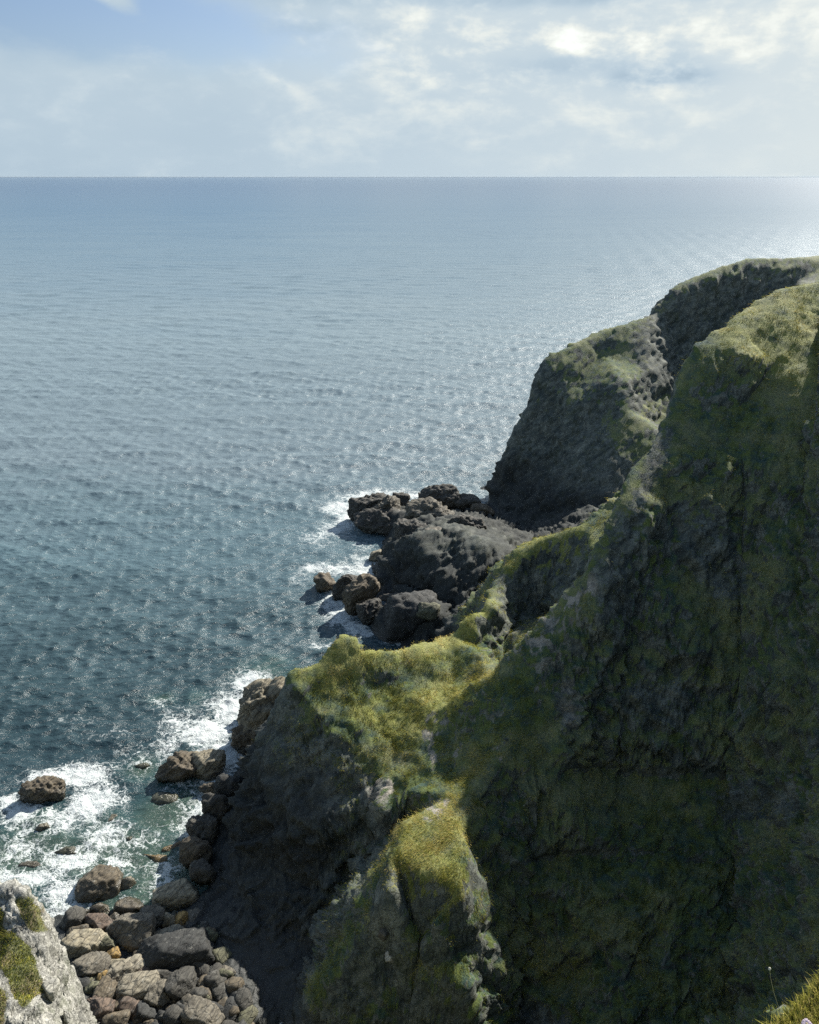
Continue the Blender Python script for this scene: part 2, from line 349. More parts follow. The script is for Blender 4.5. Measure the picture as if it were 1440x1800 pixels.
us = np.concatenate([np.arange(-1.3, -.62, .01), np.arange(-.62, .76, DU), np.arange(.76, 1.5, .012)])
ys = [12.0]
while ys[-1] < 172: ys.append(ys[-1] * (1 + DR * (1.0 if ys[-1] < 125 else 3)))
ys = np.array(ys)
UY, UU = np.meshgrid(ys, us, indexing='ij')
TX = UU * UY
TZ = tin(lines, pts, TX, UY)
TZ[np.isnan(TZ)] = -6
TZ = blur(TZ, 9)
nr, nc = TZ.shape
def normals(X, Y, Z):
    p = np.stack([X, Y, Z], -1); du = np.gradient(p, axis=1); dv = np.gradient(p, axis=0)
    n = np.cross(du, dv); n /= np.linalg.norm(n, axis=-1)[..., None] + 1e-12
    return n
def terrain_detail(X, Y, Z, amp=1.0):
    n0 = normals(X, Y, blur(Z, 9)).reshape(-1, 3)
    p = np.stack([X, Y, Z], -1).reshape(-1, 3)
    steep = smooth(1 - n0[:, 2], 0.12, 0.5)
    # bedding planes dip steeply down to the left: thin along nb, long across it
    nb = np.array([0.55, -0.25, 0.80]); nb /= np.linalg.norm(nb)
    warp = np.stack([fbm(p * .25 + k * 31, 3) for k in (1, 2, 3)], -1)
    pw = p + warp * 1.6
    h = pw @ nb
    q = pw * 0.35 + nb[None] * (h * 1.5)[:, None]
    bed = fbm(q, 4, .55, ridged=True)
    big = fbm(pw * .16, 3, .5)
    mid = fbm(pw * .55 + 5, 4, .5, ridged=True)
    fine = fbm(p * 2.3, 3, .55)
    d = amp * (steep * (big * 1.0 + bed * (.75 - .5 * smooth(Y.ravel(), 75, 88)) + (mid - .3) * .6) + fine * .10 + (1 - steep) * (big * .35 + mid * .10))
    dist = np.full(len(p), 9.0)                                            # keep the ridge lines clean
    xy = p[:, :2]
    for ln in (crestA, crestA2, crestB, crestK, patch_right):
        q2 = np.array([(a, b) for a, b, c in ln])
        for i in range(len(q2) - 1):
            a_, b_ = q2[i], q2[i + 1]; ab = b_ - a_; tt = np.clip(((xy - a_) @ ab) / (ab @ ab + 1e-9), 0, 1)
            dist = np.minimum(dist, np.hypot(*(xy - a_ - tt[:, None] * ab).T))
    calm = .38 + .62 * smooth(dist, .3, 2.6)
    calm *= 1 - .45 * smooth(-np.hypot((p[:, 0] - 1) / 3.5, (p[:, 1] - 30) / 6.0), -1.25, -.85)
    hz = fbm(p * np.array([1.1, 1.1, .6]) + 40, 3, .5)                 # hummocks in the turf
    d += amp * .14 * hz * (1 - .5 * steep)
    hh = (pw @ nb) * .85 + fbm(pw * .45 + 77, 3) * .9                     # broken ledges along the bedding
    fr = hh - np.floor(hh); saw = np.where(fr < .8, fr / .8, (1 - fr) / .2)
    low = 1 - smooth(p[:, 2] + 2 * big, 4, 9)
    d += amp * (steep * .75 + low * .7).clip(0, 1) * (saw - .5) * (.04 + .34 * smooth(fbm(pw * .3 + 12, 3), -.2, .4))
    rocky = (steep * 1.1 + low * 1.1).clip(0, 1)
    d += amp * rocky * (.55 * blocks(p, 2.6, 1.9, .9, 3) + .28 * blocks(p, 1.1, .8, .42, 11) + .12 * blocks(p, .5, .4, .2, 23)) * smooth(fbm(p * .22 + 3, 3), -.35, .15) * (1 + .9 * low * smooth(Y.ravel(), 56, 66) + 1.1 * (1 - smooth(X.ravel(), -4, -1)) * (1 - smooth(Y.ravel(), 48, 52)) * smooth(p[:, 2], .6, 2))
    jag = fbm(pw * .42 + 23, 5, .58, ridged=True)
    d += amp * low * (jag - .2) * (1.0 + .25 * smooth(Y.ravel(), 56, 66)) * smooth(p[:, 2], .6, 2.0)
    ac = X.ravel() * .85 - Y.ravel() * .5; al = X.ravel() * .5 + Y.ravel() * .85                        # ribs and gullies running down the slope
    rb = fbm(np.stack([ac * .26 + .5 * warp[:, 0], al * .06, p[:, 2] * .05], -1) + 50, 4, .55, ridged=True)
    d += amp * (rb - .25) * 1.3 * steep * smooth(X.ravel() - .16 * Y.ravel(), -3, 2) * (1 - .4 * smooth(Y.ravel(), 56, 66))
    fr2 = fbm(p * .75 + 81, 4, .55, ridged=True)
    d += amp * (1 - low) * (fr2 - .25) * (.20 + .35 * steep)
    fade = smooth(p[:, 2], -.6, .8) * .75 + .25
    nd = n0.copy(); nd[:, 2] *= .6
    return p + nd * (d * fade * calm)[:, None], n0, steep
TP, TN0, STEEP = terrain_detail(TX, UY, TZ)
TN = normals(*[TP[:, k].reshape(nr, nc) for k in range(3)]).reshape(-1, 3)

def to_px(p):
    x, y, z = p[:, 0], p[:, 1], p[:, 2] - CAM_Z
    dep = y * CT - z * ST; up = y * ST + z * CT
    return 720 + FPX * x / dep, 900 - FPX * up / dep
def inside(px, py, poly):
    poly = np.array(poly, float); c = np.zeros(len(px), bool); j = len(poly) - 1
    for i in range(len(poly)):
        xi, yi = poly[i]; xj, yj = poly[j]
        c ^= ((yi > py) != (yj > py)) & (px < (xj - xi) * (py - yi) / (yj - yi + 1e-9) + xi)
        j = i
    return c
TPX, TPY = to_px(TP)
# what grows where: turf on everything that is not sheer, bare rock near the water
nz = fbm(TP * .28 + 9, 4, .55)
inland = smooth(TP[:, 0] + 6.5 - (TP[:, 1] - 30) * .35, -2, 2) * (1 - smooth(TP[:, 1], 50, 56))
tidal_shade = (1 - smooth(TP[:, 2] + nz * 3.0, 4.0, 9.0)) * (1 - inland)
grass = smooth(TN[:, 2] + nz * .55 + .5 * fbm(TP * 1.1 + 33, 4, .6) - .27 * smooth(TP[:, 1], 66, 76), .36, .62) * (1 - smooth(tidal_shade, .3, .8)) * smooth(TP[:, 2], 1.4, 2.2)
far_rock = smooth(TP[:, 1], 66, 74) * (1 - smooth(TP[:, 2], 7, 11)); grass *= 1 - far_rock
def poly_mask(polys, jit=9, n=5):
    m = np.zeros(len(TP)); jx = TPX + jit * fbm(TP * .9 + 3, 4); jy = TPY + jit * fbm(TP * .9 + 13, 4); fr = (TPX > -100) & (TPX < 1550) & (TPY > 300)
    for depth0, depth1, po in polys: m[inside(jx, jy, po) & fr & (TP[:, 1] > depth0) & (TP[:, 1] < depth1)] = 1
    return blur(m.reshape(nr, nc), n).ravel()
ROCKY = [(90, 140, [(1100, 600), (1130, 560), (1165, 525), (1200, 512), (1300, 488), (1440, 480), (1440, 500), (1380, 505), (1290, 565), (1230, 610), (1200, 690), (1140, 690)]),
         (50, 62, [(868, 1010), (905, 1000), (960, 992), (1010, 975), (1040, 960), (1035, 1010), (985, 1070), (900, 1135), (868, 1100)]),
         (20, 60, [(495, 1200), (520, 1205), (530, 1260), (600, 1290), (640, 1340), (670, 1400), (690, 1480), (600, 1640), (500, 1800), (300, 1800), (330, 1450), (430, 1350)]),
         (40, 60, [(1040, 1000), (1060, 940), (1095, 880), (1135, 800), (1175, 740), (1190, 760), (1150, 870), (1110, 980), (1090, 1080), (1050, 1090)]),
         (80, 120, [(860, 900), (872, 840), (895, 750), (940, 690), (1000, 700), (1060, 720), (1090, 800), (1080, 900)]),
         (30, 50, [(990, 1180), (1010, 1200), (1025, 1290), (985, 1300), (965, 1230)]),
         (25, 40, [(690, 1500), (715, 1580), (720, 1700), (640, 1790), (560, 1800), (620, 1660)]),
         (30, 50, [(1080, 1200), (1200, 1180), (1230, 1260), (1160, 1300), (1090, 1270)]), (30, 60, [(1180, 880), (1260, 900), (1330, 1020), (1280, 1080), (1200, 990)]), (25, 50, [(1240, 1380), (1400, 1370), (1410, 1450), (1260, 1450)])]
PALE = [(35, 50, [(905, 1140), (950, 1095), (1000, 1040), (1040, 998), (1055, 1020), (1025, 1085), (985, 1115), (940, 1145), (900, 1160)]),
        (30, 50, [(950, 1150), (985, 1140), (990, 1165), (940, 1180)]), (30, 50, [(985, 1200), (1000, 1205), (1012, 1275), (990, 1280)]),
        (30, 50, [(745, 1265), (790, 1255), (780, 1290), (765, 1350), (745, 1330)]), (30, 50, [(640, 1375), (690, 1365), (690, 1400), (655, 1420)]),
        (25, 50, [(755, 1410), (790, 1400), (800, 1435), (770, 1445), (740, 1435)]), (30, 50, [(795, 1300), (830, 1290), (815, 1340), (798, 1345)]),
        (45, 62, [(1150, 735), (1175, 730), (1165, 745)]), (40, 60, [(1110, 808), (1150, 808), (1150, 816), (1108, 820)]), (40, 60, [(1070, 900), (1090, 885), (1082, 905), (1062, 912)]),
        (25, 50, [(860, 1330), (900, 1270), (915, 1275), (880, 1350)]), (25, 50, [(930, 1215), (960, 1195), (945, 1240)])]
SUNLIT = [(25, 40, [(680, 1590), (695, 1450), (790, 1398), (822, 1480), (810, 1600), (740, 1620)]), (50, 62, [(870, 1010), (925, 945), (1050, 920), (1040, 965), (980, 1000), (920, 1020)]),
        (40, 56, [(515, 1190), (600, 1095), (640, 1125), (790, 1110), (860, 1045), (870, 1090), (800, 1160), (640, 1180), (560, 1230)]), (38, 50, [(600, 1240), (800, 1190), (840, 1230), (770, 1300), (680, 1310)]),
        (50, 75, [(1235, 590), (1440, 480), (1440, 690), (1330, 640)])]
sunlit = poly_mask(SUNLIT, 40, 9) * smooth(fbm(TP * .7 + 21, 4, .6), -.5, .1)  # sunshine on the ridge tops, painted as brighter yellow turf
rk = poly_mask(ROCKY, 14, 9); pale = poly_mask(PALE, 34, 5) * smooth(fbm(TP * 1.7 + 8, 4, .65), -.25, .15)
pale = np.clip(pale * 1.0, 0, 1)
grass = grass * (1 - .62 * rk) * (1 - .8 * pale)
grass = np.clip(grass, 0, 1)
dry = smooth(nz + .5 * fbm(TP * 1.1 + 3, 3), -.25, .45)
rockbare = 1 - grass
# ---------------------------------------------------------------- cliff material
def cliff_material(name, rock_lo=(.042, .056, .054), rock_hi=(.20, .21, .175), lich=(.30, .29, .25), lich_amt=.62,
                   g_green=(.036, .070, .058), g_dry=(.22, .215, .11), g_lush=(.105, .135, .035), s=1.0):
    m, t = new_mat(name)
    pos = t.pos(); out = t.new('ShaderNodeOutputMaterial'); b = t.new('ShaderNodeBsdfPrincipled')
    gm = t.attr('grass'); dry = t.attr('dry')
    n_l = t.noise(pos, .35 * s, 5, .6, .6); n_m = t.noise(pos, 1.6 * s, 6, .65, .4); n_f = t.noise(pos, 9 * s, 6, .75); n_v = t.noise(pos, 24 * s, 4, .7)
    st = mapped(t, pos, scale=(.5 * s, .5 * s, .5 * s), rot=(.35, .62, .3))
    st = mapped(t, st, scale=(1, 1, 2.3))
    bed = t.noise(st, 1.3, 6, .65, .5)
    vor = t.new('ShaderNodeTexVoronoi', feature='DISTANCE_TO_EDGE')
    wv = t.vmath('ADD', mapped(t, st, scale=(1, 1, .45)), t.vmath('SCALE', t.new('ShaderNodeTexNoise', ins={'Vector': pos, 'Scale': 1.2 * s, 'Detail': 3}).outputs[1]))
    t.put(vor, 'Vector', wv); t.put(vor, 'Scale', 2.4)
    crack = t.step(vor.outputs[0], 0.0, 0.07)
    rc = t.mix(t.step(bed, .32, .72), rock_lo, rock_hi)
    rc = t.mix(t.math('MULTIPLY', t.step(n_m, .45, .75), .5), rc, (.10, .085, .062))
    lm = t.math('MULTIPLY', t.step(t.math('ADD', n_f, t.math('MULTIPLY', n_l, .5)), lich_amt + .24, lich_amt + .42), .8)
    rc = t.mix(lm, rc, lich)
    rc = t.mix(t.math('MULTIPLY', t.math('SUBTRACT', 1, crack), .55), rc, (.02, .02, .02))
    pl = t.math('MULTIPLY', t.attr('pale'), t.step(n_m, .3, .6)); rc = t.mix(t.math('MULTIPLY', pl, .8), rc, (.42, .37, .31))
    moss = t.math('MULTIPLY', t.step(t.math('ADD', n_m, t.math('MULTIPLY', n_l, .6)), .78, 1.0), .5)
    rc = t.mix(moss, rc, (.035, .05, .018))
    # wet dark band just above the water
    sep = t.new('ShaderNodeSeparateXYZ'); t.put(sep, 0, pos)
    wet = t.math('SUBTRACT', 1, t.step(t.math('SUBTRACT', sep.outputs[2], t.math('MULTIPLY', n_m, 1.6)), -.2, 1.0))
    rc = t.mix(t.math('MULTIPLY', wet, .72), rc, (.016, .017, .015))
    blk = t.attr('tidal_shade')
    rc = t.mix(t.math('MULTIPLY', blk, DARKLOW), rc, (.026, .028, .027))          # black shoreline lichen, carried higher to paint shade onto low faces
    under = t.math('SUBTRACT', 1, t.step(sep.outputs[2], -.55, -.15)); rc = t.mix(t.math('MULTIPLY', under, .85), rc, t.mix(t.step(n_m, .35, .65), (.10, .10, .055), (.24, .22, .14)))
    gc = t.mix(t.step(n_m, .35, .65), g_green, g_lush)
    gc = t.mix(t.math('MULTIPLY', dry, t.step(n_f, .3, .65)), gc, g_dry)
    gc = t.mix(t.math('MULTIPLY', t.attr('sunlit'), .55), gc, t.mix(t.step(n_f, .35, .65), (.20, .22, .04), (.42, .38, .11)))
    gmask = t.step(t.math('ADD', gm, t.math('MULTIPLY', t.math('SUBTRACT', t.math('ADD', n_m, n_f), 1.0), .9)), .35, .62)
    col = t.mix(gmask, rc, gc)
    col = t.mix(1.0, col, t.ramp(n_v, [(.3, .45), (.5, 1.0), (.7, 1.7)]), 'MULTIPLY')
    t.put(b, 'Base Color', col)
    t.put(b, 'Roughness', t.mix(t.math('MULTIPLY', wet, .8), (.85, .85, .85), (.3, .3, .3)))
    b.inputs['Specular IOR Level'].default_value = .3
    vc = t.new('ShaderNodeTexVoronoi'); t.put(vc, 'Vector', wv); t.put(vc, 'Scale', 1.5); vs = t.new('ShaderNodeSeparateXYZ'); t.put(vs, 0, vc.outputs['Color'])
    hr = t.math('ADD', t.math('MULTIPLY', bed, .22), t.math('ADD', t.math('MULTIPLY', crack, .12), t.math('MULTIPLY', vs.outputs[0], .3)))
    hr = t.math('ADD', hr, t.math('MULTIPLY', n_f, .30))
    hg = t.math('MULTIPLY', t.noise(mapped(t, pos, scale=(1, 1, .45)), 7 * s, 5, .7, .5), .9)
    h = t.new('ShaderNodeMix'); t.put(h, 0, gmask); t.put(h, 2, hr); t.put(h, 3, hg)
    nrm = t.bump(h.outputs[0], BUMP_K, .28 / s)
    t.put(b, 'Normal', nrm)
    t.l.new(b.outputs[0], out.inputs[0])
    return m
DARKLOW = .82; BUMP_K = .5
MAT_CLIFF = cliff_material('cliff_turf_and_slate')
def tag(o, label=None, cat=None, group=None, kind=None):
    if label: o['label'] = label
    if cat: o['category'] = cat
    if group: o['group'] = group
    if kind: o['kind'] = kind
    return o
cliff = link_mesh('cliff', TP, grid_faces(nr, nc), MAT_CLIFF, True, {'grass': grass, 'dry': dry, 'pale': pale, 'tidal_shade': tidal_shade, 'sunlit': sunlit})
tag(cliff, 'steep grass-topped slate cliffs and headland dropping to the sea', kind='structure')

# ---------------------------------------------------------------- sea
def build_sea():
    rows = [0.6 / FPX]                                                   # tangent of depression, horizon first
    py = 311.0; tr = []
    while py < 1900: tr.append(tan_dep(py)); py += (0.55 if py < 420 else 0.9 if py < 700 else 1.25) * SEA_STEP
    Yr = CAM_Z / np.array(tr)[::-1]
    Yr = np.concatenate([[14, 18, 22, 24], Yr[Yr > 25], [45000.]])
    u = np.concatenate([np.arange(-3, -.85, .06), np.arange(-.85, .62, .0018 * SEA_STEP), np.arange(.62, 3.1, .06)])
    Y, U = np.meshgrid(Yr, u, indexing='ij'); X = U * Y
    cell = np.maximum(np.gradient(Yr)[:, None] * np.ones_like(U), Y * .0018 * SEA_STEP)
    Z = np.zeros_like(X); DX = np.zeros_like(X); DY = np.zeros_like(X)
    rng = np.random.default_rng(3)
    near = Y < 1500
    for i in range(90):
        lam = 0.7 * (16 / 0.7) ** ((i + rng.random()) / 90.0)
        th = math.radians(-90 + 14) + rng.normal() * (.5 if lam > 5 else .95)     # travelling towards the shore
        k = 2 * math.pi / lam; a = .0105 * lam ** .56 * (.70 if lam > 4.5 else .82)
        ph = rng.random() * 6.28
        w = smooth(lam / cell, 2.2, 4.5)
        arg = k * (X * math.cos(th) + Y * math.sin(th)) + ph
        c, s_ = np.cos(arg), np.sin(arg)
        Z += w * a * c; DX -= w * a * .8 * math.cos(th) * s_; DY -= w * a * .8 * math.sin(th) * s_
    # gusts: calmer and rougher patches
    g = fbm(np.stack([X.ravel() * .012, Y.ravel() * .03, X.ravel() * 0], -1), 3).reshape(X.shape)
    amp = .92 + .6 * g
    # calmer, shorter water close in among the rocks
    Z *= amp; DX *= amp; DY *= amp
    crest = smooth(Z / (.24 + 0 * Z), 1.15, 1.9) * near
    PXs, PYs = to_px(np.stack([X.ravel(), Y.ravel(), 0 * X.ravel()], -1))
    foam = np.zeros(X.size)
    for (px, py_, rx, ry, ang, s_) in FOAM:
        x0, y0, _ = Q(px, py_, 0)
        sx = rx * y0 / (FPX * CT + (900 - py_) * ST)
        sy = abs(Q(px, py_ + ry, 0)[1] - y0)
        xa, ya = X.ravel() - x0, Y.ravel() - y0
        a = math.radians(ang); xr = xa * math.cos(a) + ya * math.sin(a); yr = -xa * math.sin(a) + ya * math.cos(a)
        foam = np.maximum(foam, s_ * np.exp(-((xr / sx) ** 2 + (yr / sy) ** 2)))
    # wash around the shoreline itself: look the sea bed up from the terrain grid
    Uf, Yf = (U).ravel(), Y.ravel()
    ci = np.interp(Uf, us, np.arange(len(us))); ri = np.interp(Yf, ys, np.arange(len(ys)))
    tz = TP[:, 2].reshape(nr, nc)[np.round(ri).astype(int), np.round(ci).astype(int)]
    okm = (Yf < 171) & (Yf > 12) & (Uf > -1.3) & (Uf < 1.5)
    tz = np.where(okm, tz, -6)
    wash = np.exp(-np.maximum(-tz, 0) / .55) * .62
    foam = np.maximum(foam, wash * (.75 + .5 * fbm(np.stack([X.ravel() * .15, Y.ravel() * .15, 0 * Yf], -1), 2)))
    shallow = np.zeros(X.size)
    for (px, py_, rx, ry, s_) in SHALLOW:
        x0, y0, _ = Q(px, py_, 0)
        sx = rx * y0 / (FPX * CT + (900 - py_) * ST); sy = abs(Q(px, py_ + ry, 0)[1] - y0)
        shallow = np.maximum(shallow, s_ * np.exp(-(((X.ravel() - x0) / sx) ** 2 + ((Y.ravel() - y0) / sy) ** 2)))
    damp = 1 - .45 * np.clip(shallow + foam * .3, 0, 1).reshape(X.shape)
    churn = fbm(np.stack([X.ravel() * 1.3, Y.ravel() * 1.3, 0 * Yf + 4], -1), 3).reshape(X.shape) * .22 * np.clip(foam.reshape(X.shape), 0, 1)
    V = np.stack([X + DX * damp, Y + DY * damp, Z * damp + churn], -1).reshape(-1, 3)
    V[:, 2] = np.where(Yf > 3000, 0, V[:, 2])
    o = link_mesh('sea', V, grid_faces(*X.shape)[:, ::-1] if False else grid_faces(*X.shape), sea_material(), True,
                  {'foam': np.clip(foam * .93, 0, 1.2), 'shallow': np.clip(shallow, 0, 1), 'crest': crest.ravel()})
    tag(o, 'choppy blue-grey open sea with foam around the rocks', kind='structure')
    return o

FOAM = [ # px, py, rx, ry, angle, strength
    (440, 1200, 45, 26, 0, 1.0), (475, 1225, 40, 30, 0, .9), (415, 1250, 60, 45, 30, 1.0), (370, 1285, 65, 40, 20, .95), (400, 1325, 70, 30, 0, 1.1), (320, 1275, 60, 40, 20, .62), (285, 1235, 35, 18, 0, .5),
    (300, 1310, 40, 30, 0, .62), (385, 1375, 60, 30, 30, .95), (360, 1420, 50, 45, 40, .85), (335, 1460, 40, 50, 20, .75), (310, 1390, 60, 40, 0, .5), (250, 1340, 90, 40, 0, .42), (200, 1290, 80, 35, 0, .36), (130, 1265, 60, 20, 0, .36),
    (140, 1362, 62, 26, 0, 1.1), (95, 1365, 60, 22, 0, .95), (165, 1410, 60, 50, 0, .95), (110, 1440, 80, 40, 0, .75), (185, 1470, 60, 40, 0, .85), (40, 1425, 40, 40, 0, .95), (15, 1410, 30, 25, 0, .9),
    (40, 1500, 80, 45, 0, .66), (120, 1510, 90, 40, 0, .82), (210, 1520, 60, 30, 0, .72), (60, 1545, 90, 22, 0, .85), (120, 1570, 60, 30, 0, 1.05), (120, 1600, 50, 28, 0, 1.0), (150, 1620, 40, 20, 0, .9), (220, 1595, 40, 16, 0, .8),
    (280, 1560, 50, 30, 0, .7), (290, 1520, 60, 30, 0, .6), (260, 1470, 60, 40, 0, .5), (0, 1545, 60, 25, 0, .95), (200, 1650, 30, 10, 0, .6),
    (645, 872, 60, 12, 0, .95), (600, 892, 40, 16, 0, .95), (612, 915, 30, 22, 0, 1.0), (590, 932, 45, 20, 0, .7), (560, 945, 45, 22, 0, .55), (715, 872, 45, 9, 0, .95), (680, 866, 60, 10, 0, .7),
    (560, 998, 45, 13, 0, .75), (600, 1000, 60, 14, 0, .85), (650, 1000, 40, 18, 0, 1.0), (640, 985, 40, 20, 0, .6), (645, 1025, 22, 22, 0, .9), (590, 1050, 30, 26, 0, .95), (600, 1080, 32, 24, 0, 1.0), (625, 1100, 30, 18, 0, 1.0), (645, 1112, 22, 10, 0, .9), (575, 1060, 35, 30, 0, .5), (565, 1132, 30, 10, 0, .6), (530, 1010, 25, 30, 0, .45),
    (700, 808, 30, 5, 0, .5), (640, 960, 40, 20, 0, .45), (60, 1450, 60, 50, 0, .6)]
SHALLOW = [(60, 1500, 120, 60, .95), (200, 1500, 150, 60, 1.0), (290, 1540, 90, 60, 1.0), (300, 1430, 70, 50, .95), (340, 1400, 50, 40, .8), (180, 1450, 60, 40, .6), (250, 1350, 35, 22, .8), (285, 1228, 22, 10, .75), (350, 1340, 50, 30, .5),
           (300, 1365, 40, 30, .7), (470, 1180, 50, 22, .6), (60, 1450, 60, 40, .7), (200, 1610, 200, 60, 1.0), (350, 1225, 25, 14, .4), (0, 1560, 80, 50, .9), (480, 1165, 40, 18, .5)]

def sea_material():
    m, t = new_mat('sea_water')
    pos = t.pos(); out = t.new('ShaderNodeOutputMaterial')
    foam = t.attr('foam'); shal = t.attr('shallow'); crest = t.attr('crest')
    b = t.new('ShaderNodeBsdfPrincipled')
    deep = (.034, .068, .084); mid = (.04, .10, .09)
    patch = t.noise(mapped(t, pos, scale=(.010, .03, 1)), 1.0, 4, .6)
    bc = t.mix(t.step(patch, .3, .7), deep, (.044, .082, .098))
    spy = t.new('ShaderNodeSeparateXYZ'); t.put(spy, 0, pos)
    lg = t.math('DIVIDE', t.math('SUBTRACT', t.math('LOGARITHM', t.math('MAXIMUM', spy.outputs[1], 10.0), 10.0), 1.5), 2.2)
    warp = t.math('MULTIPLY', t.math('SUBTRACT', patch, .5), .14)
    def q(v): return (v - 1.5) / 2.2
    bc = t.ramp(t.math('ADD', lg, warp), [(q(1.6), (.020, .042, .052)), (q(1.78), (.028, .056, .066)), (q(1.93), (.085, .138, .160)), (q(2.08), (.145, .192, .216)), (q(2.36), (.178, .235, .262)), (q(2.7), (.105, .168, .215)), (q(3.05), (.026, .088, .155)), (q(3.5), (.008, .058, .132))])  # reflected sky sheen painted into the water colour by distance
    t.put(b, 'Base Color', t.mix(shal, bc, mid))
    sp_ = t.new('ShaderNodeSeparateXYZ'); t.put(sp_, 0, pos); t.put(b, 'Roughness', t.math('SUBTRACT', .25, t.math('MULTIPLY', t.step(sp_.outputs[1], 200, 1200), .02))); b.inputs['IOR'].default_value = 1.333
    # small chop the mesh is too coarse for
    c1 = t.noise(mapped(t, pos, scale=(.8, 1.5, 1), rot=(0, 0, .2)), 1.5, 6, .66, .8)
    c2 = t.noise(mapped(t, pos, scale=(.7, 1.4, 1), rot=(0, 0, -.25)), .22, 5, .6, .5)
    sfar = t.new('ShaderNodeSeparateXYZ'); t.put(sfar, 0, pos); fd = t.math('SUBTRACT', 1.0, t.math('MULTIPLY', t.step(sfar.outputs[1], 250, 1500), .9))
    nrm = t.bump(c1, t.math('MULTIPLY', fd, .6), .38)
    nrm = t.bump(c2, t.math('MULTIPLY', fd, .25), .9, nrm)
    t.put(b, 'Normal', nrm)
    # see-through shallows: tinted glassy layer over the real sea bed
    tr = t.new('ShaderNodeBsdfTransparent'); t.put(tr, 0, (.62, .86, .74, 1))
    gl = t.new('ShaderNodeBsdfGlossy'); t.put(gl, 'Roughness', .1); t.put(gl, 'Normal', nrm)
    fr = t.new('ShaderNodeFresnel'); t.put(fr, 'IOR', 1.333); t.put(fr, 'Normal', nrm)
    turb = t.new('ShaderNodeBsdfDiffuse'); t.put(turb, 0, (.16, .25, .20, 1))
    body = t.new('ShaderNodeMixShader'); t.put(body, 0, .24); t.l.new(tr.outputs[0], body.inputs[1]); t.l.new(turb.outputs[0], body.inputs[2])
    sh = t.new('ShaderNodeMixShader'); t.put(sh, 0, fr.outputs[0]); t.l.new(body.outputs[0], sh.inputs[1]); t.l.new(gl.outputs[0], sh.inputs[2])
    w = t.new('ShaderNodeMixShader'); sm = t.math('MULTIPLY', t.step(t.math('ADD', shal, t.math('MULTIPLY', t.math('SUBTRACT', c2, .5), .5)), .25, .85), .85)
    t.put(w, 0, sm); t.l.new(b.outputs[0], w.inputs[1]); t.l.new(sh.outputs[0], w.inputs[2])
    # foam: torn lace, solid where the water breaks
    wn = t.new('ShaderNodeTexNoise', ins={'Vector': pos, 'Scale': .55, 'Detail': 4, 'Roughness': .6}).outputs[1]
    ws = t.vmath('SCALE', t.vmath('SUBTRACT', wn, (.5, .5, .5))); t.put(ws.node, 'Scale', 2.6)
    wp = t.vmath('ADD', pos, ws)
    wn2 = t.new('ShaderNodeTexNoise', ins={'Vector': pos, 'Scale': 2.2, 'Detail': 3}).outputs[1]
    ws2 = t.vmath('SCALE', t.vmath('SUBTRACT', wn2, (.5, .5, .5))); t.put(ws2.node, 'Scale', .8)
    wp = t.vmath('ADD', wp, ws2)
    def lace(scale, wdt):
        v = t.new('ShaderNodeTexVoronoi', feature='DISTANCE_TO_EDGE'); t.put(v, 'Vector', wp); t.put(v, 'Scale', scale)
        return t.math('SUBTRACT', 1, t.step(v.outputs[0], 0.0, wdt))
    l1 = lace(.75, .16); l2 = lace(1.9, .22); l3 = lace(4.4, .3)
    big = t.noise(wp, .45, 5, .6, .3); fine = t.noise(wp, 5.5, 4, .7, .3)
    tex = t.math('ADD', t.math('MULTIPLY', l1, .24), t.math('MULTIPLY', l2, .24))
    tex = t.math('ADD', tex, t.math('MULTIPLY', l3, .16))
    tex = t.math('ADD', tex, t.math('MULTIPLY', big, .62))
    tex = t.math('ADD', tex, t.math('MULTIPLY', fine, .35))          # about 0.3 .. 1.2
    fm = t.step(t.math('ADD', t.math('MULTIPLY', foam, 1.06), tex), 1.18, 1.62)
    soft = t.math('MULTIPLY', t.step(t.math('ADD', foam, big), .95, 1.7), .35)
    fl = t.noise(mapped(t, pos, scale=(1.2, 2.2, 1)), 1.6, 4, .7, .8)
    fleck = t.math('MULTIPLY', t.step(t.math('ADD', fl, t.math('MULTIPLY', crest, .22)), .85, .95), .65)
    fleck = t.math('MULTIPLY', fleck, t.step(t.noise(mapped(t, pos, scale=(1, 1.8, 1)), .09, 3, .5), .42, .62))
    fm = t.math('MAXIMUM', t.math('MAXIMUM', t.math('MULTIPLY', fm, .88), soft), fleck)
    fo = t.new('ShaderNodeBsdfDiffuse'); t.put(fo, 0, (.68, .72, .71, 1))
    t.put(fo, 'Normal', t.bump(t.math('ADD', tex, t.math('MULTIPLY', fine, .8)), .6, .25))
    fin = t.new('ShaderNodeMixShader'); t.put(fin, 0, fm); t.l.new(w.outputs[0], fin.inputs[1]); t.l.new(fo.outputs[0], fin.inputs[2])
    t.l.new(fin.outputs[0], out.inputs[0])
    return m
sea = build_sea()
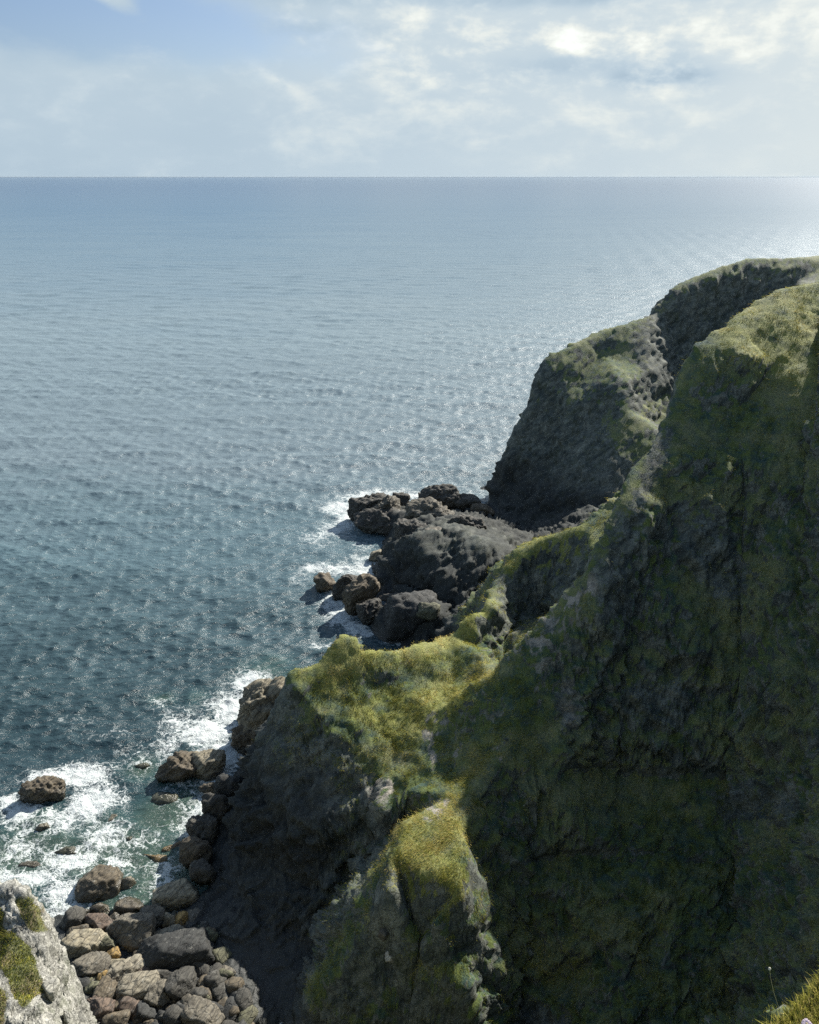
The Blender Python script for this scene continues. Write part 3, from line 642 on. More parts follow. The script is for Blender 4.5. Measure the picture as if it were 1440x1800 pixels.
# ---------------------------------------------------------------- boulders, sea rocks
import bmesh
_ico = {}
def ico(sub):
    if sub not in _ico:
        bm = bmesh.new(); bmesh.ops.create_icosphere(bm, subdivisions=sub, radius=1.0)
        bm.verts.ensure_lookup_table()
        v = np.array([x.co[:] for x in bm.verts]); f = np.array([[q.index for q in p.verts] for p in bm.faces]); bm.free()
        v /= np.linalg.norm(v, axis=1)[:, None]; _ico[sub] = (v, f)
    return _ico[sub]
def rot(yaw, tx=0, ty=0):
    return np.array(Matrix.Rotation(yaw, 3, 'Z') @ Matrix.Rotation(tx, 3, 'X') @ Matrix.Rotation(ty, 3, 'Y'))
def rock_shape(seed, abc, yaw=0, tilt=(0, 0), sub=4, cuts=9, jag=0.0, box=0.4, strata=.3):
    rng = np.random.default_rng(seed); v, f = ico(sub); v = v.copy()
    if box: # squarer blocks
        e = 2.0 + box * 6; n = (np.abs(v) ** e).sum(1) ** (1 / e); v = v / n[:, None] * (1 - box * .12)
    r = np.ones(len(v)) * 9
    for i in range(cuts):
        n = rng.normal(size=3); n /= np.linalg.norm(n); o = rng.uniform(.60, .90) if box < .45 else rng.uniform(.82, 1.05)
        d = v @ n; rr = np.where(d > 1e-3, o / np.maximum(d, 1e-3), 9); r = np.minimum(r, rr)
    s = np.minimum(r, 1.0); v = v * s[:, None]
    abc = np.array(abc); p = v * abc
    size = abc.mean(); ns = p / size + seed * 3.7
    st = np.array([.3, .2, .93]); q = ns * .8 + st * ((ns @ st) * 3)[:, None]
    d = fbm(ns * 1.1, 3) * (.16 if box < .5 else .08) + fbm(ns * 3.2, 4, .55, ridged=True) * .05 + fbm(q * 1.3, 4, .6, ridged=True) * .06 * strata * 3
    if jag: d = d + jag * (fbm(ns * 1.7 + 9, 5, .6, ridged=True) - .2)
    d = d + (.10 + .5 * jag) * (.5 + box) * (blocks(ns * 1.0, .75, .6, .33, seed % 50) * .8 + .5 * blocks(ns, .3, .26, .14, seed % 31))
    nv = v / (np.linalg.norm(v, axis=1)[:, None] + 1e-9)
    p = p + nv * (d * size)[:, None]
    return p @ rot(yaw, *tilt).T, f
def rock_material(name, s=1.0, pale=.5, weed=.0):
    m, t = new_mat(name); out = t.new('ShaderNodeOutputMaterial'); b = t.new('ShaderNodeBsdfPrincipled')
    oi = t.new('ShaderNodeObjectInfo'); pos = t.pos()
    n1 = t.noise(pos, 2.2 * s, 5, .6, .4); n2 = t.noise(pos, 11 * s, 5, .7); 
    loc = t.vmath('ADD', pos, t.vmath('SCALE', oi.outputs['Location']))
    st = mapped(t, mapped(t, pos, rot=(.5, .8, .2)), scale=(1, 1, 6)); bed = t.noise(st, 1.5 * s, 5, .65, .6)
    v = t.new('ShaderNodeTexVoronoi', feature='DISTANCE_TO_EDGE'); t.put(v, 'Vector', mapped(t, st, scale=(1, 1, .5))); t.put(v, 'Scale', 1.1 * s)
    crack = t.step(v.outputs[0], 0.0, .05)
    c = oi.outputs['Color']
    dark = t.mix(1.0, c, (.42, .40, .38), 'MULTIPLY'); lite = t.mix(1.0, c, (1.35, 1.32, 1.25), 'MULTIPLY')
    col = t.mix(t.step(bed, .3, .7), dark, lite); col = t.mix(t.math('MULTIPLY', t.step(n1, .4, .7), .5), col, c)
    col = t.mix(t.math('MULTIPLY', t.step(t.math('ADD', n1, n2), 1.12, 1.3), pale), col, (.42, .41, .36))
    col = t.mix(t.math('MULTIPLY', t.step(n2, .52, .7), .35), col, (.03, .028, .022))
    col = t.mix(t.math('MULTIPLY', t.math('SUBTRACT', 1, crack), .6), col, (.02, .02, .018))
    sep = t.new('ShaderNodeSeparateXYZ'); t.put(sep, 0, pos)
    wet = t.math('SUBTRACT', 1, t.step(t.math('SUBTRACT', sep.outputs[2], t.math('MULTIPLY', n1, .7)), -.1, .35))
    col = t.mix(t.math('MULTIPLY', wet, .6), col, (.020, .021, .014))
    t.put(b, 'Base Color', col); t.put(b, 'Roughness', t.mix(wet, (.8, .8, .8), (.28, .28, .28)))
    h = t.math('ADD', t.math('MULTIPLY', bed, .5), t.math('ADD', t.math('MULTIPLY', crack, .2), t.math('MULTIPLY', n2, .3)))
    t.put(b, 'Normal', t.bump(h, .8, .14 / s)); t.l.new(b.outputs[0], out.inputs[0])
    return m
MAT_BOULDER = rock_material('boulder_stone'); MAT_SEAROCK = rock_material('sea_rock_stone', .8, .35)
_TZ2 = TP[:, 2].reshape(nr, nc)
def ground(x, y):
    u = x / y; c = int(np.clip(np.searchsorted(us, u), 1, nc - 2)); r = int(np.clip(np.searchsorted(ys, y), 1, nr - 2))
    return float(_TZ2[r, c])
def place(px, py, w, h, lift=.3, zc=None):
    z = .5
    for _ in range(8):
        x, y, _z = Q(px, py, z); dep = y * CT + (CAM_Z - z) * ST; s = dep / FPX
        a, c = w / 2 * s, h / 2 * s
        z = z * .4 + .6 * (zc if zc is not None else max(ground(x, y), -.5) + lift * c)
    x, y, _z = Q(px, py, z); dep = y * CT + (CAM_Z - z) * ST
    return (x, y, z), w / 2 * dep / FPX, h / 2 * dep / FPX
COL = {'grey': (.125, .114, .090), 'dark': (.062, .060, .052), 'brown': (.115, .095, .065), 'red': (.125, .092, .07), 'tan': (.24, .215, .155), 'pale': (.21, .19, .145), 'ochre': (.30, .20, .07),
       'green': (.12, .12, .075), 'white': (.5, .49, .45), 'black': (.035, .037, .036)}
def boulder(px, py, w, h, col, label, yaw=0, tilt=(0, 0), seed=None, name='boulder', cat='boulder', jag=0, cuts=9, box=.4, lift=.3, zc=None, mat=None, group='boulders on the beach', deep=1.0, sub=None, tall=1.0):
    seed = seed if seed is not None else int(px * 7 + py)
    pos_, a, c = place(px, py, w, h, lift, zc)
    sub = sub or (5 if w * h > 1400 else 4)
    if name == 'sea_rock': a *= .84; c *= .84
    p, f = rock_shape(seed, (a * 1.27, c * 1.27 * deep, c * 1.22 * tall), yaw, tilt, sub, cuts, jag, box)
    o = link_mesh(name, p, f, mat or MAT_BOULDER, True); o.location = pos_
    cc = COL[col]; rng = np.random.default_rng(seed); k = rng.uniform(.85, 1.15); o.color = (cc[0] * k, cc[1] * k, cc[2] * k, 1)
    tag(o, label, cat, group)
    return o
def Z2(x, y): return x / 3.4286, 1450 + y / 3.4286
R = math.radians
B = [ # zoom x, y, w, h, colour, label, yaw, box
 (605, 385, 205, 178, 'brown', 'biggest square dark brown boulder, standing in the foam at the seaward end of the beach', 8, .6),
 (762, 390, 80, 125, 'tan', 'tan upright slab leaning against the biggest square boulder at the water', 80, .3),
 (410, 470, 95, 50, 'dark', 'low dark flat rock almost buried in white foam beside the pale outcrop', 0, .3),
 (435, 578, 122, 125, 'dark', 'round wet dark boulder with foam running over it next to the outcrop', 20, .1),
 (605, 515, 110, 78, 'brown', 'small smooth brown boulder just below the biggest square boulder', 0, .1),
 (782, 505, 135, 122, 'brown', 'domed brown boulder at the water edge right of the foam channel', 10, .1),
 (1062, 445, 215, 145, 'tan', 'large tan wedge-shaped boulder with a dark front at the foot of the cliff', 14, .5),
 (860, 268, 80, 60, 'ochre', 'golden ochre rock in shallow water nearest the surf', -20, .2),
 (968, 212, 190, 70, 'ochre', 'long ochre slab lying under the shallow foamy water', -4, .2),
 (612, 612, 185, 115, 'red', 'reddish brown rounded boulder between the foam and the big round grey one', -8, .3),
 (470, 655, 150, 70, 'brown', 'brown low boulder tucked against the outcrop behind the pale slab', 25, .3),
 (930, 575, 155, 125, 'grey', 'grey-brown rounded boulder behind the big round speckled one', 0, .2),
 (1030, 592, 70, 112, 'tan', 'narrow tan slab standing on edge near the speckled orange rock', 80, .4),
 (1100, 578, 92, 112, 'ochre', 'orange-brown speckled rock under the tan wedge boulder', 70, .3),
 (822, 655, 255, 195, 'grey', 'large round grey speckled boulder in the middle of the beach', -20, .1),
 (1030, 672, 175, 80, 'pale', 'flat pale grey slab right of the large round speckled boulder', 5, .5),
 (497, 735, 250, 132, 'tan', 'large flat-topped pale tan block touching the white outcrop', 6, .8),
 (650, 728, 72, 118, 'green', 'grey-green narrow stone standing right of the pale tan block', 70, .3),
 (688, 785, 62, 62, 'ochre', 'small bright ochre stone right of the pale tan block', 20, .5),
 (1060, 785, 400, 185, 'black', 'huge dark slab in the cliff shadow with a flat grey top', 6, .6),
 (535, 868, 205, 140, 'grey', 'grey boulder with long pale stripes below the pale tan block', 12, .3),
 (702, 862, 92, 82, 'tan', 'small tan pointed stone in the gap beside the long slanting slab', 30, .6),
 (770, 882, 215, 92, 'pale', 'long pale slab slanting up to the right in the middle of the beach', 36, .6),
 (850, 895, 125, 72, 'red', 'pinkish flat stone under the huge dark slab', 10, .5),
 (632, 928, 68, 72, 'ochre', 'ochre cube-shaped stone below the tan pointed one', 10, .8),
 (562, 985, 78, 60, 'green', 'mossy yellowish stone left of the ochre cube-shaped one', 40, .4),
 (638, 1040, 160, 155, 'brown', 'brown-green humped boulder below the ochre cube-shaped stone', 30, .3),
 (838, 1000, 205, 132, 'pale', 'large pale grey cracked slab in the lower middle of the beach', 14, .6),
 (978, 932, 132, 82, 'dark', 'dark mossy stone above the smooth grey boulder', 0, .3),
 (950, 1042, 155, 145, 'grey', 'smooth grey boulder right of the large pale cracked slab', 0, .2),
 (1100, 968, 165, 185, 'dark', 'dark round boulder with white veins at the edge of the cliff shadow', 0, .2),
 (590, 1128, 195, 155, 'red', 'large reddish brown boulder at the bottom of the picture beside the outcrop', -20, .2),
 (705, 1185, 130, 100, 'brown', 'brown boulder cut by the bottom edge right of the reddish one', 0, .2),
 (800, 1108, 125, 92, 'red', 'pinkish split stone under the large pale cracked slab', -15, .6),
 (872, 1140, 112, 120, 'black', 'dark narrow boulder right of the pinkish split stone', 60, .3),
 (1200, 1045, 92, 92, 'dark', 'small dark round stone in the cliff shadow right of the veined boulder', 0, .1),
 (1140, 1100, 92, 100, 'grey', 'grey egg-shaped stone below the dark veined boulder', 30, .1),
 (1062, 1160, 112, 102, 'dark', 'dark mossy lump near the bottom edge under the smooth grey boulder', 0, .2),
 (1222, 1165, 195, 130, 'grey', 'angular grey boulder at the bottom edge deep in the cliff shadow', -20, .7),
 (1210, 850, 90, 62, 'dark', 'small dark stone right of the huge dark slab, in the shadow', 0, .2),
 (735, 1010, 80, 80, 'dark', 'small grey stone wedged left of the large pale cracked slab', 10, .5),
 (900, 755, 110, 70, 'brown', 'little brown stone between the round speckled boulder and the huge dark slab', 15, .4),
 (350, 395, 90, 60, 'green', 'greenish rock just under the foam near the outcrop', -25, .2),
 (700, 560, 60, 70, 'brown', 'brown stone in the foam channel in front of the domed boulder', 0, .2),
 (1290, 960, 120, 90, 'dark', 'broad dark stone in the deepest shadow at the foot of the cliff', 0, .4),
 (745, 1085, 95, 85, 'brown', 'plain brown stone above the one cut by the bottom edge', 20, .4),
]
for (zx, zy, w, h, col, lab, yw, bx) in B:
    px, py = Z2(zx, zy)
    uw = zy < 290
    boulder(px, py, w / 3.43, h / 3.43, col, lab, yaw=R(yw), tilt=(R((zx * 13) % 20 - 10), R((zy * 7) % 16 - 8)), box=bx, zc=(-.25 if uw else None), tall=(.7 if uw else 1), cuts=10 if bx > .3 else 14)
# small stones in the gaps
rngc = np.random.default_rng(11); protos = []
for k in range(6):
    p, f = rock_shape(500 + k, (.34, .26, .22), sub=3, cuts=8, box=.4); protos.append((p, f))
first = {}
n_c = 0
for i in range(900):
    px, py = rngc.uniform(120, 440), rngc.uniform(1600, 1830)
    if px < 130 + (py - 1600) * .12 or px > 345 + (py - 1600) * .55: continue
    if n_c >= 230: break
    k = int(rngc.integers(6)); (x, y, z), a, c = place(px, py, 12, 10, .1)
    if k in first: o = first[k].copy()
    else:
        o = link_mesh('cobble', protos[k][0], protos[k][1], MAT_BOULDER, True); first[k] = o; sc.collection.objects.unlink(o)
    sc.collection.objects.link(o)
    o.location = (x, y, ground(x, y) + .0); s = rngc.uniform(.5, 1.25) * (1.5 if px > 300 else 1); o.scale = (s, s, s)
    o.rotation_euler = (rngc.uniform(-.4, .4), rngc.uniform(-.4, .4), rngc.uniform(0, 6.28))
    cc = COL[('grey', 'dark', 'brown', 'black', 'green', 'dark', 'brown', 'black')[int(rngc.integers(8))]]; o.color = (*cc, 1)
    tag(o, 'small cobble lying in the gaps between the big beach boulders', 'cobble', 'cobbles between the boulders'); n_c += 1

# rocks standing in the sea: px, py, w, h
def sea_rock(px, py, w, h, col, label, **k):
    k.setdefault('jag', .30); k.setdefault('cuts', 10); k.setdefault('lift', .3); k.setdefault('zc', .5)
    return boulder(px, py, w, h, col, label, name='sea_rock', cat='rock', mat=MAT_SEAROCK, group=k.pop('group', 'rocks standing in the surf'), **k)
sea_rock(76, 1390, 62, 36, 'brown', 'brown wedge rock alone in the foam, leftmost in the sea', yaw=R(18), zc=.4, box=.5)
sea_rock(318, 1352, 66, 46, 'brown', 'left half of the split low brown rock ringed by foam', yaw=R(-8), zc=.5)
sea_rock(368, 1348, 62, 44, 'tan', 'right rounded half of the split low brown rock ringed by foam', yaw=R(5), zc=.5, jag=.08)
sea_rock(467, 1262, 56, 88, 'tan', 'tall cracked pale brown rock against the left cliff edge', yaw=R(70), zc=1.9, tall=1.5, box=.3, sub=5, jag=.4)
sea_rock(478, 1285, 34, 44, 'brown', 'brown buttress low on the right of the tall cracked rock', yaw=R(30), zc=1.0)
sea_rock(441, 1300, 34, 55, 'brown', 'darker leaning slab at the front of the tall cracked rock', yaw=R(70), zc=.7, box=.5)
sea_rock(432, 1258, 24, 34, 'brown', 'small brown stump left of the tall cracked rock', yaw=R(20), zc=.4)
sea_rock(452, 1335, 36, 26, 'green', 'mossy yellow-green stone at the cliff edge below the tall cracked rock', zc=1.0, jag=.05)
sea_rock(368, 1386, 30, 18, 'brown', 'little brown rock in the foam between the split rock and the cliff', zc=.15)
sea_rock(77, 1455, 22, 16, 'tan', 'little tan rock breaking the green shallows on the left', zc=0.02)
sea_rock(197, 1443, 60, 22, 'tan', 'drowned tan slab showing through the foam left of centre', zc=-.38, jag=.05, box=.2)
sea_rock(120, 1500, 60, 26, 'green', 'drowned greenish boulder in the shallows', zc=-.38, jag=.05, box=.2)
sea_rock(235, 1476, 44, 24, 'green', 'drowned round green boulder below the tan slab', zc=-.38, jag=.05, box=.2)
sea_rock(290, 1410, 46, 26, 'green', 'drowned olive boulder off the cliff foot', zc=-.38, jag=.05, box=.2)
sea_rock(250, 1350, 36, 22, 'green', 'drowned pale green rock left of the split rock', zc=-.38, jag=.05, box=.2)
sea_rock(310, 1495, 50, 28, 'ochre', 'drowned yellowish boulder beside the cliff base', zc=-.38, jag=.05, box=.2)
sea_rock(60, 1530, 56, 24, 'brown', 'drowned brown boulder just off the pale outcrop', zc=-.38, jag=.05, box=.2)
sea_rock(285, 1229, 22, 10, 'ochre', 'drowned yellow rock furthest from the cliff', zc=-.38, jag=.05, box=.2)
# jagged slabs along the foot of the near cliff
sea_rock(404, 1392, 26, 44, 'black', 'dark tooth of rock on the near cliff edge above the surf', yaw=R(75), zc=1.6, tall=1.5, group='rock teeth at the cliff foot', box=.5, cuts=14, jag=.22)
sea_rock(428, 1372, 26, 30, 'black', 'highest small dark tooth of rock on the near cliff edge', yaw=R(60), zc=1.8, group='rock teeth at the cliff foot', box=.5, cuts=14, jag=.22)
sea_rock(382, 1425, 30, 44, 'dark', 'grey leaning slab on the near cliff edge', yaw=R(75), zc=1.4, tall=1.5, group='rock teeth at the cliff foot', box=.5, cuts=14, jag=.22)
sea_rock(356, 1460, 34, 46, 'dark', 'dark broken block at the waterline of the near cliff', yaw=R(70), zc=1.0, group='rock teeth at the cliff foot', box=.5, cuts=14, jag=.22)
sea_rock(344, 1500, 28, 50, 'brown', 'brown-edged block where the cliff foot sticks out furthest', yaw=R(80), zc=.8, group='rock teeth at the cliff foot', box=.5, cuts=14, jag=.22)
sea_rock(356, 1535, 26, 40, 'dark', 'lowest dark block of the cliff foot above the tan wedge boulder', yaw=R(80), zc=.7, group='rock teeth at the cliff foot', box=.5, cuts=14, jag=.22)
# the far point
G2 = 'jagged rocks of the far point'
sea_rock(652, 888, 66, 36, 'dark', 'jagged pointed rock at the seaward tip of the far point', yaw=R(15), zc=2.0, jag=.3, group=G2, sub=5)
sea_rock(630, 905, 38, 22, 'dark', 'low black rock at the very tip of the far point', zc=.6, jag=.25, group=G2)
sea_rock(682, 892, 46, 36, 'grey', 'paler block behind the jagged tip of the far point', yaw=R(70), zc=2.3, jag=.25, group=G2)
sea_rock(668, 920, 84, 44, 'dark', 'broad black rock under the jagged tip of the far point', yaw=R(-5), zc=1.0, jag=.25, group=G2, sub=5)
sea_rock(704, 882, 30, 26, 'dark', 'small notched rock right of the jagged tip', zc=2.0, jag=.25, group=G2)
sea_rock(768, 875, 74, 42, 'dark', 'tallest domed rock on the ridge of the far point', yaw=R(-8), zc=3.6, jag=.25, group=G2, sub=5)
sea_rock(758, 902, 90, 36, 'grey', 'layered grey rock below the tallest domed one', yaw=R(-20), zc=3.8, jag=.25, group=G2, sub=5)
sea_rock(818, 888, 46, 28, 'dark', 'humped rock between the domed rock and the headland', zc=3.0, jag=.2, group=G2)
sea_rock(846, 898, 44, 26, 'brown', 'brown rounded rock at the foot of the headland edge', zc=2.6, jag=.1, group=G2)
sea_rock(812, 925, 70, 34, 'dark', 'long mossy rib on the shaded side of the far point', yaw=R(-25), zc=5.2, jag=.25, group=G2, sub=5)
sea_rock(720, 940, 60, 40, 'dark', 'dark shoulder rock on the left flank of the far point', yaw=R(-30), zc=3.4, jag=.25, group=G2, sub=5)
sea_rock(775, 955, 74, 44, 'grey', 'smooth pale-topped hump in the middle of the far point', yaw=R(-20), zc=4.8, jag=.12, group=G2, sub=5)
sea_rock(660, 978, 24, 22, 'tan', 'small tan rock in the foam under the far point', zc=.5, jag=.1, group=G2)
sea_rock(571, 1025, 32, 36, 'brown', 'small isolated brown rock left of the diagonal rock', yaw=R(60), zc=.7, group='rocks off the cove')
sea_rock(612, 1030, 30, 52, 'dark', 'upper dark end of the diagonal rock running into the surf', yaw=R(120), zc=1.2, jag=.22, group='rocks off the cove')
sea_rock(632, 1048, 34, 66, 'brown', 'brown middle of the diagonal rock running into the surf', yaw=R(122), zc=1.5, jag=.2, group='rocks off the cove', sub=5)
sea_rock(650, 1078, 34, 48, 'dark', 'lower end of the diagonal rock beside the round black dome', yaw=R(115), zc=1.0, jag=.2, group='rocks off the cove')
sea_rock(715, 1082, 104, 82, 'black', 'big black dome of rock in the shaded cove', yaw=R(-5), zc=1.8, jag=.12, group='rocks off the cove', sub=5, cuts=6, box=.2)
sea_rock(752, 1072, 40, 28, 'green', 'low olive shoulder stone on the right of the black dome', zc=3.6, jag=.08, group='rocks off the cove', yaw=R(-20))
sea_rock(700, 1050, 60, 18, 'dark', 'low dark ledge behind the big black dome', zc=2.0, jag=.2, group='rocks off the cove')
# stones lying on the dark slope
def slope_stone(px, py, Y, w, col, lab, **k):
    x, y, z = P(px, py, Y)
    g = ground(x, y)
    for _ in range(12):                                    # walk the sight line to the ground
        x, y, z = P(px, py, Y); g = ground(x, y); Y -= (g - z) * .35 if abs(g - z) < 8 else .2
    s = (y * CT + (CAM_Z - z) * ST) / FPX
    p, f = rock_shape(int(px), (w / 2 * s, w / 2.6 * s, w / 3 * s), k.get('yaw', 0), (.5, .3), 4, 10, 0, .8)
    o = link_mesh('stone', p, f, MAT_BOULDER); o.location = (x, y, z); o.color = (*[c * .9 for c in COL[col]], 1)
    tag(o, lab, 'stone', 'stones on the dark slope')
slope_stone(688, 1682, 30, 22, 'white', 'pale square block lying on the dark gully side near the bottom')
slope_stone(676, 1640, 30.5, 24, 'grey', 'grey pointed stone just above the pale square block', yaw=1)
slope_stone(1250, 1208, 42, 16, 'grey', 'small grey stone alone high on the dark slope')
slope_stone(1300, 1290, 40, 22, 'dark', 'dark lump of rock in the right half of the dark slope')
# ---------------------------------------------------------------- pale outcrop, bottom left
def build_outcrop():
    crest = L((-120, 1530, 17.8), (-40, 1545, 17.4), (0, 1552, 17.0), (40, 1562, 16.8), (60, 1582, 16.5), (66, 1605, 16.2), (70, 1635, 15.9), (70, 1664, 15.5), (75, 1695, 15.1), (82, 1728, 14.7), (88, 1762, 14.3), (96, 1800, 13.9), (104, 1860, 13.2), (112, 1950, 12.3))
    ln = [crest, [(x + .10, y + .25, z - 1.2) for x, y, z in crest[1:]], [(x + .4, y + 1.0, z - 7) for x, y, z in crest[2:]], [(x + .8, y + 3.0, 0.0) for x, y, z in crest[2:-1]]]
    pp = L((0, 1600, 16.3), (60, 1600, 16.1), (30, 1640, 15.6), (0, 1650, 15.6), (70, 1655, 15.3), (0, 1700, 14.6), (60, 1700, 14.8), (100, 1730, 14.5), (0, 1760, 13.7), (60, 1770, 13.8), (0, 1800, 13.1), (90, 1800, 13.5), (-100, 1700, 14.8), (60, 1900, 12.2), (-60, 1850, 12.6))
    pp += [(-16, 11, 23.5), (-24, 12, 27), (-24, 20, 20), (-14, 8, 26), (-8, 9, 19), (-5, 8, 10), (-24, 8, 30), (-20, 24, 8), (-6, 22, 0), (-22, 28, 0)]
    u = np.arange(-1.5, -.40, .0016); yy = [8.5]
    while yy[-1] < 24: yy.append(yy[-1] * 1.0032)
    Y, U = np.meshgrid(np.array(yy), u, indexing='ij'); X = U * Y
    Z = tin(ln, pp, X, Y); ok = ~np.isnan(Z); Z[~ok] = 0
    Z = blur(Z, 5)
    n0 = normals(X, Y, blur(Z, 9)).reshape(-1, 3); p = np.stack([X, Y, Z], -1).reshape(-1, 3)
    nb = np.array([-.25, .45, .85]); nb /= np.linalg.norm(nb); pw = p + np.stack([fbm(p * .8 + k * 9, 3) for k in (1, 2, 3)], -1) * .4
    q = pw * .9 + nb * ((pw @ nb) * 4)[:, None]
    px, py = to_px(p)
    polys = [[(-200, 1640), (5, 1632), (24, 1642), (48, 1668), (74, 1728), (70, 1752), (42, 1772), (22, 1764), (16, 1725), (-10, 1690), (-200, 1700)],
             [(28, 1588), (50, 1582), (68, 1600), (80, 1640), (66, 1638), (48, 1628), (38, 1606)], [(-200, 1590), (-10, 1588), (14, 1610), (8, 1634), (-200, 1640)], [(0, 1740), (12, 1760), (6, 1800), (-60, 1850), (-60, 1740)]]
    gm = np.zeros(len(p)); 
    for po in polys:
        jx = px + 7 * fbm(p * 2.5, 3); jy = py + 7 * fbm(p * 2.5 + 7, 3); gm[inside(jx, jy, po)] = 1
    gm = gm.reshape(X.shape); gm = blur(gm, 5).ravel()
    d = fbm(q, 5, .6, ridged=True) * .16 * (1 - gm * .9) + fbm(p * 1.4, 3) * .15 + gm * (.05 + .07 * fbm(p * 6, 4))
    d += (1 - gm) * (.16 * blocks(p, 1.0, .8, .28, 5) + .07 * blocks(p, .4, .3, .12, 9))
    p = p + n0 * d[:, None]
    m = cliff_material('outcrop_lichen_rock', rock_lo=(.10, .10, .092), rock_hi=(.25, .245, .215), lich=(.44, .43, .385), lich_amt=.44, g_green=(.10, .105, .05), g_dry=(.20, .15, .10), g_lush=(.12, .13, .05), s=1.5)
    o = link_mesh('rock_outcrop', p, grid_faces(*X.shape), m, True, {'grass': gm * 1.2 - .1, 'dry': smooth(fbm(p * 1.2, 3), -.3, .4)})
    tag(o, 'pale lichen-covered rock outcrop with brown-green turf above the beach', kind='structure')
    # the round white stone perched on its edge
    x, y, z = P(90, 1738, 14.45); s = (y * CT + (CAM_Z - z) * ST) / FPX
    v, f = rock_shape(77, (15 * s, 14 * s, 16 * s), .4, (0, 0), 4, 7, 0, .3)
    b = link_mesh('boulder', v, f, rock_material('lichen_stone', 3.0, .9)); b.location = (x, y, z - .05); b.color = (.33, .325, .29, 1)
    tag(b, 'rounded stone with a white lichen cap perched on the edge of the pale outcrop', 'boulder')
    return p, gm, n0
OP, OG, ON = build_outcrop()

# ---------------------------------------------------------------- cliff top where the photographer stands
def build_ledge():
    g = np.linspace(0, 1, 260)
    xs = -7 + 15 * g; yy = -7 + 15 * g
    X, Y = np.meshgrid(xs, yy)
    fine_x = np.sort(np.concatenate([xs, np.arange(.5, 1.6, .009)])); fine_y = np.sort(np.concatenate([yy, np.arange(.6, 2.1, .009)]))
    X, Y = np.meshgrid(fine_x, fine_y)
    Z = ledge_z(X.ravel(), Y.ravel()).reshape(X.shape)
    p = np.stack([X, Y, Z], -1).reshape(-1, 3)
    m = cliff_material('cliff_top_turf', s=5, g_green=(.06, .085, .025), g_lush=(.09, .12, .03))
    o = link_mesh('cliff_top', p, grid_faces(*X.shape), m, True, {'grass': np.full(len(p), 1.0), 'dry': smooth(fbm(p, 3), -.3, .4)})
    tag(o, 'near grassy cliff top at the bottom right corner', kind='structure')
def ledge_d(x, y): 
    return (y - 1.15 - .77 * (x - .767)) / 1.262 + .006 * np.sin(x * 23 + 1) - .012
def ledge_z(x, y):
    d = ledge_d(x, y); p = np.stack([x, y, 0 * x], -1)
    return 38.4 + .012 * fbm(p * 5, 3) - np.where(d > -.15, .35 * (d + .15) ** 2 / .15 * .5, 0) - np.where(d > 0, d * 8, 0) - 0.02 * np.maximum(-d, 0) + .0 * x
build_ledge()

# ---------------------------------------------------------------- grass
def grass_material():
    m, t = new_mat('grass_blades'); out = t.new('ShaderNodeOutputMaterial')
    tint = t.attr('tint'); gn = t.new('ShaderNodeAttribute'); gn.attribute_name = 'gn'
    col = t.ramp(tint, [(0.0, (.040, .070, .045)), (.35, (.17, .185, .030)), (.62, (.38, .355, .075)), (1.0, (.66, .52, .21))])
    nn = t.vmath('NORMALIZE', t.vmath('ADD', gn.outputs['Vector'], t.vmath('SCALE', t.new('ShaderNodeNewGeometry').outputs['Normal']))); nn.node.inputs[0].links[0].from_node.inputs[1].links[0].from_node.inputs['Scale'].default_value = .2
    d = t.new('ShaderNodeBsdfDiffuse'); t.put(d, 0, col); t.put(d, 'Normal', nn); tr = t.new('ShaderNodeBsdfTranslucent'); t.put(tr, 0, col)
    mx = t.new('ShaderNodeMixShader'); t.put(mx, 0, .25); t.l.new(d.outputs[0], mx.inputs[1]); t.l.new(tr.outputs[0], mx.inputs[2])
    t.l.new(mx.outputs[0], out.inputs[0]); return m
MAT_GRASS = grass_material()
def blades(name, roots, dirs, length, width, tint, label, kind='stuff', bend=.45, gn=None):
    n = len(roots); rng = np.random.default_rng(5)
    side = np.cross(dirs, rng.normal(size=(n, 3))); side /= np.linalg.norm(side, axis=1)[:, None] + 1e-9
    down = np.array([0, 0, -1.0]); 
    mid = roots + dirs * (length * .55)[:, None]
    tip = mid + (dirs * .8 + down * bend * rng.uniform(.3, 1.2, n)[:, None]) * (length * .5)[:, None]
    w = side * (width * .5)[:, None]
    v = np.stack([roots - w, roots + w, mid + w * .7, mid - w * .7, tip], 1).reshape(-1, 3)
    b = np.arange(n)[:, None] * 5
    o = link_mesh(name, v, [b + np.array([[0, 1, 2, 3]]), b + np.array([[3, 2, 4]])], MAT_GRASS, True, {'tint': np.repeat(tint, 5)})
    gn = np.repeat(gn if gn is not None else np.tile([0, 0, 1.0], (n, 1)), 5, 0).astype(np.float32)
    a = o.data.attributes.new('gn', 'FLOAT_VECTOR', 'POINT'); a.data.foreach_set('vector', gn.ravel())
    tag(o, label, kind=kind); return o
